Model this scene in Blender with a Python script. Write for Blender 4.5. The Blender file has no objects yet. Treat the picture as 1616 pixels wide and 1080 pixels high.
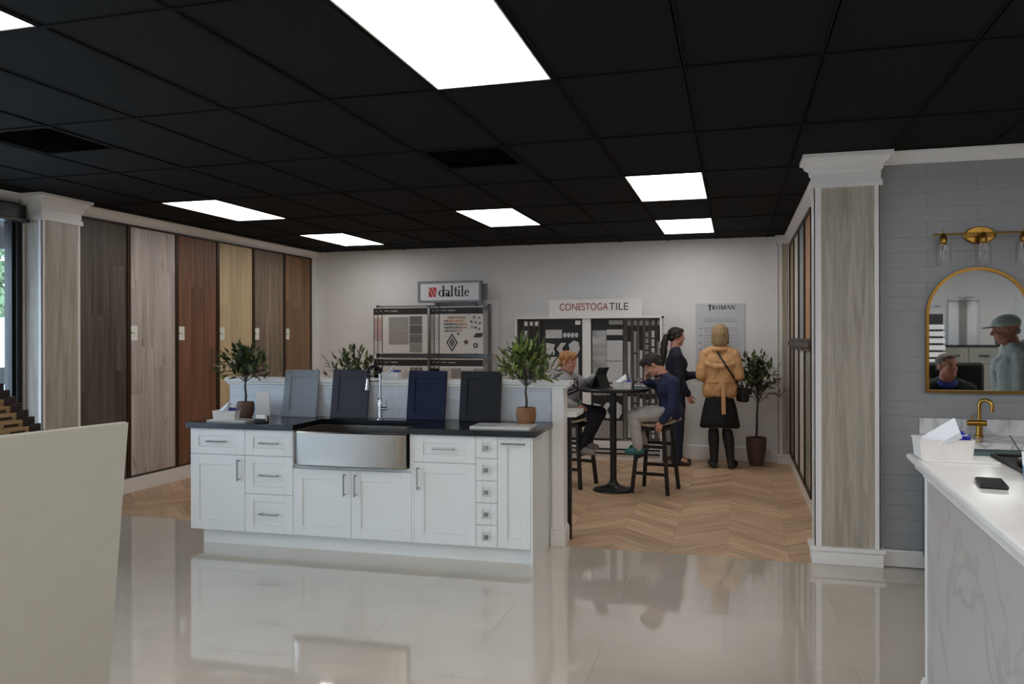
import bpy, bmesh, math, random
from mathutils import Vector, Matrix, Quaternion, noise
from mathutils.bvhtree import BVHTree

SC = bpy.context.scene
COL = SC.collection
random.seed(11)
V = Vector
PI = math.pi

# ------------------------------------------------------------------ camera
cam_data = bpy.data.cameras.new('camera')
cam_data.sensor_width = 36.0
cam_data.lens = 28.0
cam_data.shift_y = -7.0 / 1616.0
cam_data.clip_start = 0.05
cam_data.clip_end = 200
cam = bpy.data.objects.new('camera', cam_data)
COL.objects.link(cam)
YAW = math.radians(15.709)
ROLL = math.radians(-0.123)
fw = V((-math.sin(YAW), math.cos(YAW), 0)); rt = V((math.cos(YAW), math.sin(YAW), 0)); up = V((0, 0, 1))
r2 = rt * math.cos(ROLL) + up * math.sin(ROLL); u2 = up * math.cos(ROLL) - rt * math.sin(ROLL)
cam.matrix_world = Matrix(((r2.x, u2.x, -fw.x, 0), (r2.y, u2.y, -fw.y, 0), (r2.z, u2.z, -fw.z, 1.57), (0, 0, 0, 1)))
SC.camera = cam

# ------------------------------------------------------------------ daylight, exposure
world = bpy.data.worlds.new('overcast_sky')
SC.world = world
world.use_nodes = True
wn = world.node_tree.nodes; wl = world.node_tree.links
wn.clear()
w_out = wn.new('ShaderNodeOutputWorld'); w_bg = wn.new('ShaderNodeBackground')
w_bg.inputs['Color'].default_value = (0.58, 0.78, 1.0, 1)
w_bg.inputs['Strength'].default_value = 7.5
wl.new(w_bg.outputs[0], w_out.inputs[0])
SC.view_settings.view_transform = 'Standard'
SC.view_settings.look = 'None'
SC.view_settings.gamma = 1.0
SC.view_settings.use_curve_mapping = False
SC.view_settings.exposure = 0.0
SC.cycles.max_bounces = 8
SC.cycles.diffuse_bounces = 4
SC.cycles.glossy_bounces = 4
SC.cycles.transmission_bounces = 6
SC.cycles.transparent_max_bounces = 8
SC.cycles.caustics_reflective = False
SC.cycles.caustics_refractive = False
SC.cycles.sample_clamp_indirect = 6.0
LIGHT_PANEL = 6.0        # radiance of the ceiling light panels

# ------------------------------------------------------------------ mesh helpers
class MB:
    def __init__(self):
        self.v = []; self.f = []; self.m = []; self.mi = 0
    def add(self, vs, fs):
        b = len(self.v)
        self.v += [tuple(p) for p in vs]
        for f in fs:
            self.f.append(tuple(i + b for i in f)); self.m.append(self.mi)
        return self
    def bx(self, x0, x1, y0, y1, z0, z1, T=None):
        vs = [V((x, y, z)) for z in (z0, z1) for y in (y0, y1) for x in (x0, x1)]
        if T is not None: vs = [T @ p for p in vs]
        return self.add(vs, [(0, 2, 3, 1), (4, 5, 7, 6), (0, 1, 5, 4), (2, 6, 7, 3), (0, 4, 6, 2), (1, 3, 7, 5)])
    def box(self, c, s, T=None):
        return self.bx(c[0] - s[0] / 2, c[0] + s[0] / 2, c[1] - s[1] / 2, c[1] + s[1] / 2, c[2] - s[2] / 2, c[2] + s[2] / 2, T)
    def bar(self, p0, p1, w, d=None, upv=V((0, 0, 1))):
        p0 = V(p0); p1 = V(p1); d = d or w
        a = (p1 - p0).normalized()
        if abs(a.dot(upv)) > .98: upv = V((0, 1, 0))
        s = a.cross(upv).normalized(); u = s.cross(a)
        vs = []
        for p in (p0, p1):
            for (i, j) in ((-1, -1), (1, -1), (1, 1), (-1, 1)):
                vs.append(p + s * (i * w / 2) + u * (j * d / 2))
        return self.add(vs, [(3, 2, 1, 0), (4, 5, 6, 7), (0, 1, 5, 4), (1, 2, 6, 5), (2, 3, 7, 6), (3, 0, 4, 7)])
    def tube(self, pts, rad, n=10, caps=True):
        pts = [V(p) for p in pts]; k = len(pts)
        if not hasattr(rad, '__len__'): rad = [rad] * k
        vs = []; fs = []; ref = None
        for i in range(k):
            t = (pts[min(i + 1, k - 1)] - pts[max(i - 1, 0)])
            t = t.normalized() if t.length > 1e-9 else V((0, 0, 1))
            if ref is None:
                ref = V((1, 0, 0)) if abs(t.x) < .9 else V((0, 1, 0))
            s = t.cross(ref)
            if s.length < 1e-6: s = t.cross(V((0, 1, 0)))
            s.normalize(); u = t.cross(s).normalized(); ref = u.cross(t).normalized() * 1.0 if False else ref
            for j in range(n):
                a = 2 * PI * j / n
                vs.append(pts[i] + (s * math.cos(a) + u * math.sin(a)) * rad[i])
        for i in range(k - 1):
            for j in range(n):
                fs.append((i * n + j, i * n + (j + 1) % n, (i + 1) * n + (j + 1) % n, (i + 1) * n + j))
        if caps:
            fs.append(tuple(range(n - 1, -1, -1))); fs.append(tuple((k - 1) * n + j for j in range(n)))
        return self.add(vs, fs)
    def cap(self, p0, r0, p1=None, r1=None, n=14):
        p0 = V(p0); p1 = V(p1) if p1 is not None else p0; r1 = r0 if r1 is None else r1
        d = p1 - p0; L = d.length
        a = d / L if L > 1e-6 else V((0, 0, 1))
        pts = []; rs = []
        for q in (-.999, -.85, -.5): pts.append(p0 + a * (q * r0)); rs.append(r0 * math.sqrt(max(0, 1 - q * q)))
        pts.append(p0); rs.append(r0)
        if L > 1e-6: pts.append(p1); rs.append(r1)
        for q in (.5, .85, .999): pts.append(p1 + a * (q * r1)); rs.append(r1 * math.sqrt(max(0, 1 - q * q)))
        ref = V((1, 0, 0)) if abs(a.x) < .9 else V((0, 1, 0))
        s = a.cross(ref).normalized(); u = a.cross(s)
        vs = []; fs = []
        for p, r in zip(pts, rs):
            for j in range(n):
                t = 2 * PI * j / n; vs.append(p + (s * math.cos(t) + u * math.sin(t)) * r)
        k = len(pts)
        for i in range(k - 1):
            for j in range(n):
                fs.append((i * n + j, i * n + (j + 1) % n, (i + 1) * n + (j + 1) % n, (i + 1) * n + j))
        fs.append(tuple(range(n - 1, -1, -1))); fs.append(tuple((k - 1) * n + j for j in range(n)))
        return self.add(vs, fs)
    def ell(self, c, r, R=None, n=16, m=10):
        c = V(c); vs = []; fs = []
        def tr(p): return c + ((R @ p) if R is not None else p)
        for i in range(1, m):
            t = PI * i / m
            for j in range(n):
                a = 2 * PI * j / n
                vs.append(tr(V((r[0] * math.sin(t) * math.cos(a), r[1] * math.sin(t) * math.sin(a), r[2] * math.cos(t)))))
        top = len(vs); vs.append(tr(V((0, 0, r[2])))); bot = len(vs); vs.append(tr(V((0, 0, -r[2]))))
        for i in range(m - 2):
            for j in range(n):
                fs.append((i * n + j, (i + 1) * n + j, (i + 1) * n + (j + 1) % n, i * n + (j + 1) % n))
        for j in range(n):
            fs.append((top, j, (j + 1) % n)); fs.append((bot, (m - 2) * n + (j + 1) % n, (m - 2) * n + j))
        return self.add(vs, fs)
    def lathe(self, prof, n=28, c=(0, 0, 0), sx=1, sy=1, closed=False):
        c = V(c); vs = []; fs = []; k = len(prof)
        for r, z in prof:
            for j in range(n):
                a = 2 * PI * j / n; vs.append(c + V((r * sx * math.cos(a), r * sy * math.sin(a), z)))
        for i in range(k - 1):
            for j in range(n):
                fs.append((i * n + j, i * n + (j + 1) % n, (i + 1) * n + (j + 1) % n, (i + 1) * n + j))
        if not closed:
            if prof[0][0] > 1e-5: fs.append(tuple(range(n - 1, -1, -1)))
            if prof[-1][0] > 1e-5: fs.append(tuple((k - 1) * n + j for j in range(n)))
        return self.add(vs, fs)
    def prism(self, poly, f3, d):
        """poly: 2D outline (ccw); f3(a,b)->Vector; d: Vector of the thickness"""
        n = len(poly); A = [f3(*p) for p in poly]; B = [p + d for p in A]
        fs = [tuple(range(n - 1, -1, -1)), tuple(range(n, 2 * n))]
        for i in range(n): fs.append((i, (i + 1) % n, n + (i + 1) % n, n + i))
        return self.add(A + B, fs)
    def mesh(self, name):
        me = bpy.data.meshes.new(name)
        me.from_pydata(self.v, [], self.f)
        me.update()
        bm = bmesh.new(); bm.from_mesh(me)
        bmesh.ops.recalc_face_normals(bm, faces=bm.faces)
        bm.to_mesh(me); bm.free()
        return me

def link(name, data, parent=None, mats=None, smooth=None, bevel=0.0, seg=2, loc=None, rz=None, **props):
    o = bpy.data.objects.new(name, data); COL.objects.link(o)
    if parent is not None: o.parent = parent
    if mats is not None and data is not None:
        for m in (mats if isinstance(mats, (list, tuple)) else [mats]): data.materials.append(m)
    if smooth is not None and data is not None:
        data.polygons.foreach_set('use_smooth', [True] * len(data.polygons))
        if smooth < 180: data.set_sharp_from_angle(angle=math.radians(smooth))
    if bevel:
        b = o.modifiers.new('edge', 'BEVEL'); b.width = bevel; b.segments = seg; b.limit_method = 'ANGLE'; b.angle_limit = math.radians(40)
        b.harden_normals = False
    if loc is not None: o.location = loc
    if rz is not None: o.rotation_euler = (0, 0, rz)
    for k, v in props.items(): o[k] = v
    return o

def obj(name, mb, mat, parent=None, **kw):
    me = mb.mesh(name)
    if any(mb.m): me.polygons.foreach_set('material_index', mb.m)
    return link(name, me, parent, mat, **kw)

def thing(name, label, category, loc=(0, 0, 0), rz=0.0, group=None):
    o = bpy.data.objects.new(name, None); COL.objects.link(o)
    o.empty_display_size = .1
    o.location = loc; o.rotation_euler = (0, 0, rz)
    o['label'] = label; o['category'] = category
    if group: o['group'] = group
    return o

def copy_tree(o, parent=None):
    c = o.copy(); COL.objects.link(c)
    if parent is not None: c.parent = parent
    for ch in list(o.children): copy_tree(ch, c)
    return c

WORK = bpy.data.scenes.new('workbench')      # scratch scene for shaping meshes, removed at the end
def work_graph():
    with bpy.context.temp_override(scene=WORK, view_layer=WORK.view_layers[0]):
        return bpy.context.evaluated_depsgraph_get()
def remesh(mb, voxel, smooth=4, fac=.5):
    me = mb.mesh('tmp'); o = bpy.data.objects.new('tmp', me); WORK.collection.objects.link(o)
    r = o.modifiers.new('r', 'REMESH'); r.mode = 'VOXEL'; r.voxel_size = voxel
    if smooth:
        s = o.modifiers.new('s', 'SMOOTH'); s.iterations = smooth; s.factor = fac
    dg = work_graph()
    out = bpy.data.meshes.new_from_object(o.evaluated_get(dg))
    bpy.data.objects.remove(o); bpy.data.meshes.remove(me)
    out.polygons.foreach_set('use_smooth', [True] * len(out.polygons))
    return out

# ------------------------------------------------------------------ materials
def new_mat(name):
    m = bpy.data.materials.new(name); m.use_nodes = True
    nt = m.node_tree; b = nt.nodes['Principled BSDF']
    return m, nt, b

def lin(c):
    """sRGB 0-255 -> linear"""
    def g(x):
        x /= 255.0
        return x / 12.92 if x <= .04045 else ((x + .055) / 1.055) ** 2.4
    return (g(c[0]), g(c[1]), g(c[2]), 1)

def plain(name, c, rough=.5, metal=0.0, var=.06, scale=30.0, bump=0.0, coat=0.0, spec=.5, vary_obj=0.0, stretch=(1, 1, 1)):
    """surface with a little procedural mottling"""
    m, nt, b = new_mat(name)
    b.inputs['Roughness'].default_value = rough; b.inputs['Metallic'].default_value = metal
    b.inputs['Coat Weight'].default_value = coat; b.inputs['Coat Roughness'].default_value = .05
    b.inputs['Specular IOR Level'].default_value = spec
    tc = nt.nodes.new('ShaderNodeTexCoord'); mp = nt.nodes.new('ShaderNodeMapping')
    mp.inputs['Scale'].default_value = stretch
    nz = nt.nodes.new('ShaderNodeTexNoise'); nz.inputs['Scale'].default_value = scale; nz.inputs['Detail'].default_value = 3
    nt.links.new(tc.outputs['Object'], mp.inputs[0]); nt.links.new(mp.outputs[0], nz.inputs['Vector'])
    rp = nt.nodes.new('ShaderNodeValToRGB')
    c = lin(c)
    rp.color_ramp.elements[0].color = tuple(x * (1 - var) for x in c[:3]) + (1,)
    rp.color_ramp.elements[1].color = tuple(min(1, x * (1 + var)) for x in c[:3]) + (1,)
    rp.color_ramp.elements[0].position = .3; rp.color_ramp.elements[1].position = .7
    nt.links.new(nz.outputs['Fac'], rp.inputs[0])
    col = rp.outputs[0]
    if vary_obj:
        oi = nt.nodes.new('ShaderNodeObjectInfo'); hs = nt.nodes.new('ShaderNodeHueSaturation')
        mr = nt.nodes.new('ShaderNodeMapRange'); mr.inputs[3].default_value = 1 - vary_obj; mr.inputs[4].default_value = 1 + vary_obj
        nt.links.new(oi.outputs['Random'], mr.inputs[0]); nt.links.new(mr.outputs[0], hs.inputs['Value']); nt.links.new(col, hs.inputs['Color'])
        col = hs.outputs[0]
    nt.links.new(col, b.inputs['Base Color'])
    if bump:
        bp = nt.nodes.new('ShaderNodeBump'); bp.inputs['Strength'].default_value = bump; bp.inputs['Distance'].default_value = .01
        nt.links.new(nz.outputs['Fac'], bp.inputs['Height']); nt.links.new(bp.outputs[0], b.inputs['Normal'])
    return m

def wood(name, c0, c1, axis='z', rough=.45, vary=.18, across=14.0, along=.9, knots=0.0, knotc=(60, 50, 45)):
    m, nt, b = new_mat(name); N = nt.nodes; L = nt.links
    b.inputs['Roughness'].default_value = rough
    tc = N.new('ShaderNodeTexCoord'); oi = N.new('ShaderNodeObjectInfo')
    mul = N.new('ShaderNodeVectorMath'); mul.operation = 'SCALE'; mul.inputs['Scale'].default_value = 37.0
    cmb = N.new('ShaderNodeCombineXYZ')
    for i in range(3): L.new(oi.outputs['Random'], cmb.inputs[i])
    L.new(cmb.outputs[0], mul.inputs[0])
    add = N.new('ShaderNodeVectorMath'); L.new(tc.outputs['Object'], add.inputs[0]); L.new(mul.outputs[0], add.inputs[1])
    mp = N.new('ShaderNodeMapping')
    s = [across, across, across]; s['xyz'.index(axis)] = along
    mp.inputs['Scale'].default_value = s
    L.new(add.outputs[0], mp.inputs[0])
    nz = N.new('ShaderNodeTexNoise'); nz.inputs['Scale'].default_value = 1.0; nz.inputs['Detail'].default_value = 6; nz.inputs['Roughness'].default_value = .62
    nz.inputs['Distortion'].default_value = .6
    L.new(mp.outputs[0], nz.inputs['Vector'])
    rp = N.new('ShaderNodeValToRGB'); e = rp.color_ramp.elements
    e[0].position = .32; e[0].color = lin(c0); e[1].position = .68; e[1].color = lin(c1)
    L.new(nz.outputs['Fac'], rp.inputs[0])
    hs = N.new('ShaderNodeHueSaturation'); mr = N.new('ShaderNodeMapRange')
    mr.inputs[3].default_value = 1 - vary; mr.inputs[4].default_value = 1 + vary
    L.new(oi.outputs['Random'], mr.inputs[0]); L.new(mr.outputs[0], hs.inputs['Value'])
    col = rp.outputs[0]
    if knots:
        mp2 = N.new('ShaderNodeMapping'); s2 = [9.0, 9.0, 9.0]; s2['xyz'.index(axis)] = 3.2; mp2.inputs['Scale'].default_value = s2
        L.new(add.outputs[0], mp2.inputs[0])
        n2 = N.new('ShaderNodeTexNoise'); n2.inputs['Scale'].default_value = 1.0; n2.inputs['Detail'].default_value = 2
        L.new(mp2.outputs[0], n2.inputs['Vector'])
        r2_ = N.new('ShaderNodeValToRGB'); r2_.color_ramp.elements[0].position = .66; r2_.color_ramp.elements[1].position = .76
        L.new(n2.outputs['Fac'], r2_.inputs[0])
        k = N.new('ShaderNodeMath'); k.operation = 'MULTIPLY'; k.inputs[1].default_value = knots
        L.new(r2_.outputs[0], k.inputs[0])
        mx = N.new('ShaderNodeMix'); mx.data_type = 'RGBA'
        L.new(k.outputs[0], mx.inputs['Factor']); L.new(col, mx.inputs['A']); mx.inputs['B'].default_value = lin(knotc)
        col = mx.outputs['Result']
    L.new(col, hs.inputs['Color']); L.new(hs.outputs[0], b.inputs['Base Color'])
    bp = N.new('ShaderNodeBump'); bp.inputs['Strength'].default_value = .12; bp.inputs['Distance'].default_value = .004
    L.new(nz.outputs['Fac'], bp.inputs['Height']); L.new(bp.outputs[0], b.inputs['Normal'])
    return m

def marble(name, base, vein, scale=2.0, rough=.15, amount=.6, width=.06):
    m, nt, b = new_mat(name); N = nt.nodes; L = nt.links
    b.inputs['Roughness'].default_value = rough
    tc = N.new('ShaderNodeTexCoord')
    n1 = N.new('ShaderNodeTexNoise'); n1.inputs['Scale'].default_value = scale; n1.inputs['Detail'].default_value = 7; n1.inputs['Distortion'].default_value = 1.3
    L.new(tc.outputs['Object'], n1.inputs['Vector'])
    sub = N.new('ShaderNodeMath'); sub.operation = 'SUBTRACT'; sub.inputs[1].default_value = .5; L.new(n1.outputs['Fac'], sub.inputs[0])
    ab = N.new('ShaderNodeMath'); ab.operation = 'ABSOLUTE'; L.new(sub.outputs[0], ab.inputs[0])
    rp = N.new('ShaderNodeValToRGB'); e = rp.color_ramp.elements
    e[0].position = 0; e[0].color = (amount,) * 3 + (1,); e[1].position = width; e[1].color = (0, 0, 0, 1)
    L.new(ab.outputs[0], rp.inputs[0])
    n2 = N.new('ShaderNodeTexNoise'); n2.inputs['Scale'].default_value = scale * 1.7; n2.inputs['Detail'].default_value = 3
    L.new(tc.outputs['Object'], n2.inputs['Vector'])
    mul = N.new('ShaderNodeMath'); mul.operation = 'MULTIPLY'; L.new(rp.outputs[0], mul.inputs[0]); L.new(n2.outputs['Fac'], mul.inputs[1])
    mx = N.new('ShaderNodeMix'); mx.data_type = 'RGBA'; mx.inputs['A'].default_value = lin(base); mx.inputs['B'].default_value = lin(vein)
    L.new(mul.outputs[0], mx.inputs['Factor']); L.new(mx.outputs['Result'], b.inputs['Base Color'])
    return m

def brushed(name, c, rough=.3, axis_scale=(1, 1, 60)):
    m, nt, b = new_mat(name); N = nt.nodes; L = nt.links
    b.inputs['Metallic'].default_value = 1.0; b.inputs['Base Color'].default_value = lin(c)
    tc = N.new('ShaderNodeTexCoord'); mp = N.new('ShaderNodeMapping'); mp.inputs['Scale'].default_value = axis_scale
    nz = N.new('ShaderNodeTexNoise'); nz.inputs['Scale'].default_value = 8; nz.inputs['Detail'].default_value = 2
    L.new(tc.outputs['Object'], mp.inputs[0]); L.new(mp.outputs[0], nz.inputs['Vector'])
    mr = N.new('ShaderNodeMapRange'); mr.inputs[3].default_value = rough * .92; mr.inputs[4].default_value = rough * 1.08
    L.new(nz.outputs['Fac'], mr.inputs[0]); L.new(mr.outputs[0], b.inputs['Roughness'])
    return m

def glass_thin(name, tint=(1, 1, 1), gloss=.08, power=1.0):
    m = bpy.data.materials.new(name); m.use_nodes = True; nt = m.node_tree; N = nt.nodes; L = nt.links
    N.clear(); o = N.new('ShaderNodeOutputMaterial'); t = N.new('ShaderNodeBsdfTransparent'); t.inputs[0].default_value = (*tint, 1)
    g = N.new('ShaderNodeBsdfGlossy'); g.inputs['Roughness'].default_value = .02
    lw = N.new('ShaderNodeLayerWeight'); lw.inputs['Blend'].default_value = .25
    mr = N.new('ShaderNodeMapRange'); mr.inputs[3].default_value = gloss; mr.inputs[4].default_value = .75 * power
    L.new(lw.outputs['Facing'], mr.inputs[0])
    x = N.new('ShaderNodeMixShader'); L.new(mr.outputs[0], x.inputs[0]); L.new(t.outputs[0], x.inputs[1]); L.new(g.outputs[0], x.inputs[2])
    L.new(x.outputs[0], o.inputs[0])
    return m

def emitter(name, c, s):
    m, nt, b = new_mat(name)
    b.inputs['Base Color'].default_value = (.8, .8, .8, 1)
    b.inputs['Emission Color'].default_value = (*c, 1); b.inputs['Emission Strength'].default_value = s
    return m

M = {}
M['wall'] = plain('white wall paint', (236, 234, 232), .6, var=.015, scale=6)
M['trim'] = plain('white trim paint', (238, 234, 230), .35, var=.01)
M['cab'] = plain('white cabinet lacquer', (232, 233, 230), .32, var=.01)
M['black'] = plain('black painted metal', (14, 14, 15), .35, var=.15)
M['blackwood'] = plain('black stained wood', (20, 17, 16), .4, var=.2, scale=12)
M['ceil'] = plain('black mineral fibre tile', (15, 15, 15), .9, var=.25, scale=160, bump=.25, spec=.2)
M['ceilbar'] = plain('black ceiling grid steel', (19, 19, 20), .9, var=.05, spec=.15)
M['greywall'] = plain('grey wall tile', (155, 155, 155), .38, var=.02, scale=14, vary_obj=.008)
M['grout'] = plain('grey grout', (146, 146, 146), .8, var=.05)
M['tile'] = plain('polished beige porcelain', (206, 195, 180), .035, var=.03, scale=2.5, coat=.6, vary_obj=.01, spec=.8)
M['tilegrout'] = plain('beige grout', (196, 191, 182), .7, var=.04)
M['herring'] = wood('oak herringbone plank', (172, 134, 102), (216, 184, 149), 'x', .42, .2, 20, 2.0)
M['travertine'] = wood('travertine look panel', (156, 145, 130), (196, 186, 170), 'z', .4, .04, 26, 1.6)
M['steel'] = plain('brushed stainless steel', (168, 160, 152), .26, 1.0, var=.02, scale=3)
M['chrome'] = plain('chrome', (205, 205, 206), .12, 1.0, var=.02)
M['nickel'] = plain('satin nickel', (160, 158, 155), .28, 1.0, var=.04)
M['gold'] = plain('brushed brass', (172, 130, 62), .28, 1.0, var=.08, scale=40)
M['counter'] = plain('black speckled granite', (19, 20, 24), .16, var=.35, scale=220)
M['quartz'] = marble('white quartz top', (236, 234, 231), (200, 198, 196), 2.2, .12, .3)
M['marble'] = marble('grey veined marble tile', (186, 184, 181), (126, 123, 121), 1.7, .25, .5, .035)
M['marblew'] = marble('white veined marble', (232, 230, 228), (130, 128, 128), 4.0, .15, .9, .07)
M['panel'] = emitter('lit diffuser', (1.0, .985, .965), LIGHT_PANEL)
M['bronze'] = plain('dark bronze frame', (54, 38, 26), .4, .3, var=.2)
M['brass_edge'] = plain('bronze edge strip', (122, 86, 42), .4, .5, var=.15)
M['glass'] = glass_thin('clear glass')
M['card'] = plain('white card', (235, 233, 226), .6, var=.02)
M['paper'] = plain('white paper', (242, 242, 244), .7, var=.01)
M['green'] = plain('green print', (120, 170, 70), .6)
M['dark'] = plain('near black', (16, 15, 15), .55, var=.2)
M['ink'] = plain('dark grey ink', (52, 50, 52), .6, var=.05)
M['red'] = plain('red print', (190, 34, 40), .5, var=.05)
M['crimson'] = plain('dark red print', (150, 44, 46), .55, var=.05)
M['blue'] = plain('bright blue print', (34, 50, 168), .45, var=.25, scale=60)
M['offwhite'] = plain('off white laminate', (188, 185, 174), .5, var=.015, scale=8)
# ================================================================== the setting
CEIL = 2.825
XL, XR, YB = -5.96, 0.66, 10.52      # left wall, right display wall, back wall
YG = 5.96                             # grey wall (tiles face)
XE, YF = 4.6, -3.6                    # rest of the showroom behind the camera

def struct(name, mb, mat, parent=None, **kw):
    o = obj(name, mb, mat, parent, **kw)
    if parent is None: o['kind'] = 'structure'
    return o

# ---- floor: grout bed, polished tiles, herringbone planks
fl = struct('floor', MB().bx(XL - .2, XE, YF, YB + .1, -.10, -.008), M['tilegrout'])
fl['label'] = 'polished beige tile floor running into oak herringbone'
tile_me = None
TW, TL, YS = 1.2, .6, 5.87
mbt = MB().bx(-.5995, .5995, -.2995, .2995, -.008, 0)
tile_me = mbt.mesh('floor_tile'); tile_me.materials.append(M['tile'])
ny = 0
y = YS
while y > -1.2:
    off = .6 if ny % 2 else 0
    x = XL - .1 - off
    while x < XE:
        x0, x1 = max(x, XL - .15), min(x + TW, XE)
        if x1 - x0 > .05:
            if x1 - x0 > TW - .01:
                me = tile_me
            else:
                me = MB().bx(-(x1 - x0) / 2 + .001, (x1 - x0) / 2 - .001, -.2992, .2992, -.008, 0).mesh('floor_tile'); me.materials.append(M['tile'])
            link('floor_tile', me, fl, loc=((x0 + x1) / 2, y - TL / 2, 0))
        x += TW
    y -= TL; ny += 1
rest = MB().bx(XL - .15, XE, YF, y, -.008, 0)
obj('floor_tile', rest, M['tile'], fl)

def clip_poly(poly, x0, x1, y0, y1):
    for (ax, val, sg) in ((0, x0, 1), (0, x1, -1), (1, y0, 1), (1, y1, -1)):
        out = []
        for i in range(len(poly)):
            a, b = poly[i], poly[(i + 1) % len(poly)]
            ia = (a[ax] - val) * sg >= 0; ib = (b[ax] - val) * sg >= 0
            if ia: out.append(a)
            if ia != ib:
                t = (val - a[ax]) / (b[ax] - a[ax]); out.append((a[0] + t * (b[0] - a[0]), a[1] + t * (b[1] - a[1])))
        poly = out
        if len(poly) < 3: return []
    return poly
CW, PH = .42, .185          # chevron column width, plank height along the zigzag
CX0 = -.475
hb = MB(); n_pl = 0
c45 = math.sqrt(.5)
chev = {}
for par in (0, 1):
    sl = 1 if par == 0 else -1
    rot = sl * PI / 4
    R_ = Matrix.Rotation(-rot, 3, 'Z')
    g = .0007
    cs = [V((-CW / 2 + g, -PH / 2 - sl * CW / 2 + g, -.008)), V((CW / 2 - g, -PH / 2 + sl * CW / 2 + g, -.008)), V((CW / 2 - g, PH / 2 + sl * CW / 2 - g, -.008)), V((-CW / 2 + g, PH / 2 - sl * CW / 2 - g, -.008))]
    cl = [R_ @ c for c in cs]
    me = MB().prism([(k, 0) for k in range(4)], lambda k, _: cl[k], V((0, 0, .008))).mesh('plank'); me.materials.append(M['herring'])
    chev[par] = (me, rot, sl)
for i in range(-16, 10):
    par = i % 2; me, rot, sl = chev[par]
    x0 = CX0 + i * CW; x1 = x0 + CW; cx = (x0 + x1) / 2
    for j in range(-6, 34):
        cy = YS + j * PH + CW / 2
        rc_ = [(x0, cy - PH / 2 - sl * CW / 2), (x1, cy - PH / 2 + sl * CW / 2), (x1, cy + PH / 2 + sl * CW / 2), (x0, cy + PH / 2 - sl * CW / 2)]
        cp = clip_poly(rc_, XL, XR + .3, YS, YB)
        if not cp: continue
        area = abs(sum(cp[k][0] * cp[(k + 1) % len(cp)][1] - cp[(k + 1) % len(cp)][0] * cp[k][1] for k in range(len(cp)))) / 2
        if area < .002: continue
        seen = (cx > -1.9 + (cy - 5.9) * .08 - .4) or (cx < -4.0 - (cy - 5.9) * .75 + .5)
        if seen:
            if area > CW * PH * .995: link('plank', me, fl, loc=(cx, cy, 0), rz=rot)
            else:
                ms = Matrix.Rotation(-rot, 3, 'Z'); lc = [ms @ V((u - cx, w - cy, -.008)) for u, w in cp]
                obj('plank', MB().prism([(k, 0) for k in range(len(lc))], lambda k, _: lc[k], V((0, 0, .008))), M['herring'], fl, loc=(cx, cy, 0), rz=rot)
            n_pl += 1
        else:
            hb.prism([(k, 0) for k in range(len(cp))], lambda k, _: V((cp[k][0], cp[k][1], -.008)), V((0, 0, .008)))
obj('planks_behind_island', hb, M['herring'], fl, kind='stuff')

# ---- ceiling: black grid with lay-in tiles
GX, GY, G0, H0 = .615, 1.215, -.235, 9.87
ce = struct('ceiling', MB().bx(XL - .2, XE, YF, YB + .1, CEIL + .09, CEIL + .19), M['ceil'])
ce['label'] = 'black suspended tile ceiling'
LIGHTS = [(-2, -6), (-1, -3), (-8, -3), (-4, -2), (-1, -1), (-8, -1), (-5, -7), (-5, -9), (-1, -8), (3, -6), (3, -9), (-8, -7), (-2, -11), (-8, -10), (2, -7), (6, -6), (6, -10), (1, -8), (4, -8), (0, -10)]  # cells not named in LL are unseen panels added to brighten the room
VENTS = [(-3, -4), (-7, -5)]
gxs = [i for i in range(-12, 10) if XL - .2 - GX < G0 + i * GX < XE]
gys = [j for j in range(-13, 2) if YF - GY < H0 + j * GY < YB]
bars = MB()
for i in gxs:
    x = G0 + i * GX
    if XL < x < XE: bars.bx(x - .012, x + .012, YF, YB, CEIL, CEIL + .006); bars.bx(x - .003, x + .003, YF, YB, CEIL, CEIL + .04)
for j in gys:
    y = H0 + j * GY
    if YF < y < YB: bars.bx(XL, XE, y - .012, y + .012, CEIL - .0004, CEIL + .006); bars.bx(XL, XE, y - .003, y + .003, CEIL, CEIL + .04)
for j in range(-13, 1):
    pass
obj('ceiling_grid', bars, M['ceilbar'], ce)
ct_full = MB().bx(-GX / 2 + .002, GX / 2 - .002, -GY / 2 + .002, GY / 2 - .002, 0, .02).mesh('ceiling_tile'); ct_full.materials.append(M['ceil'])
for i in gxs:
    for j in gys:
        if (i, j) in LIGHTS: continue
        x0, x1 = max(G0 + i * GX, XL), min(G0 + (i + 1) * GX, XE); y0, y1 = max(H0 + j * GY, YF), min(H0 + (j + 1) * GY, YB)
        if x1 - x0 < .03 or y1 - y0 < .03: continue
        if (i, j) in VENTS:      # half of the cell is a tile, half an air grille
            me = MB().bx(-GX / 2 + .002, GX / 2 - .002, -GY / 4 + .002, GY / 4 - .002, 0, .02).mesh('ceiling_tile'); me.materials.append(M['ceil'])
            link('ceiling_tile', me, ce, loc=((x0 + x1) / 2, y0 + GY * .75, CEIL + .006))
            continue
        if x1 - x0 > GX - .01 and y1 - y0 > GY - .01: me = ct_full
        else:
            me = MB().bx(-(x1 - x0) / 2 + .002, (x1 - x0) / 2 - .002, -(y1 - y0) / 2 + .002, (y1 - y0) / 2 - .002, 0, .02).mesh('ceiling_tile'); me.materials.append(M['ceil'])
        link('ceiling_tile', me, ce, loc=((x0 + x1) / 2, (y0 + y1) / 2, CEIL + .006 + random.uniform(0, .0015)))
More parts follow.
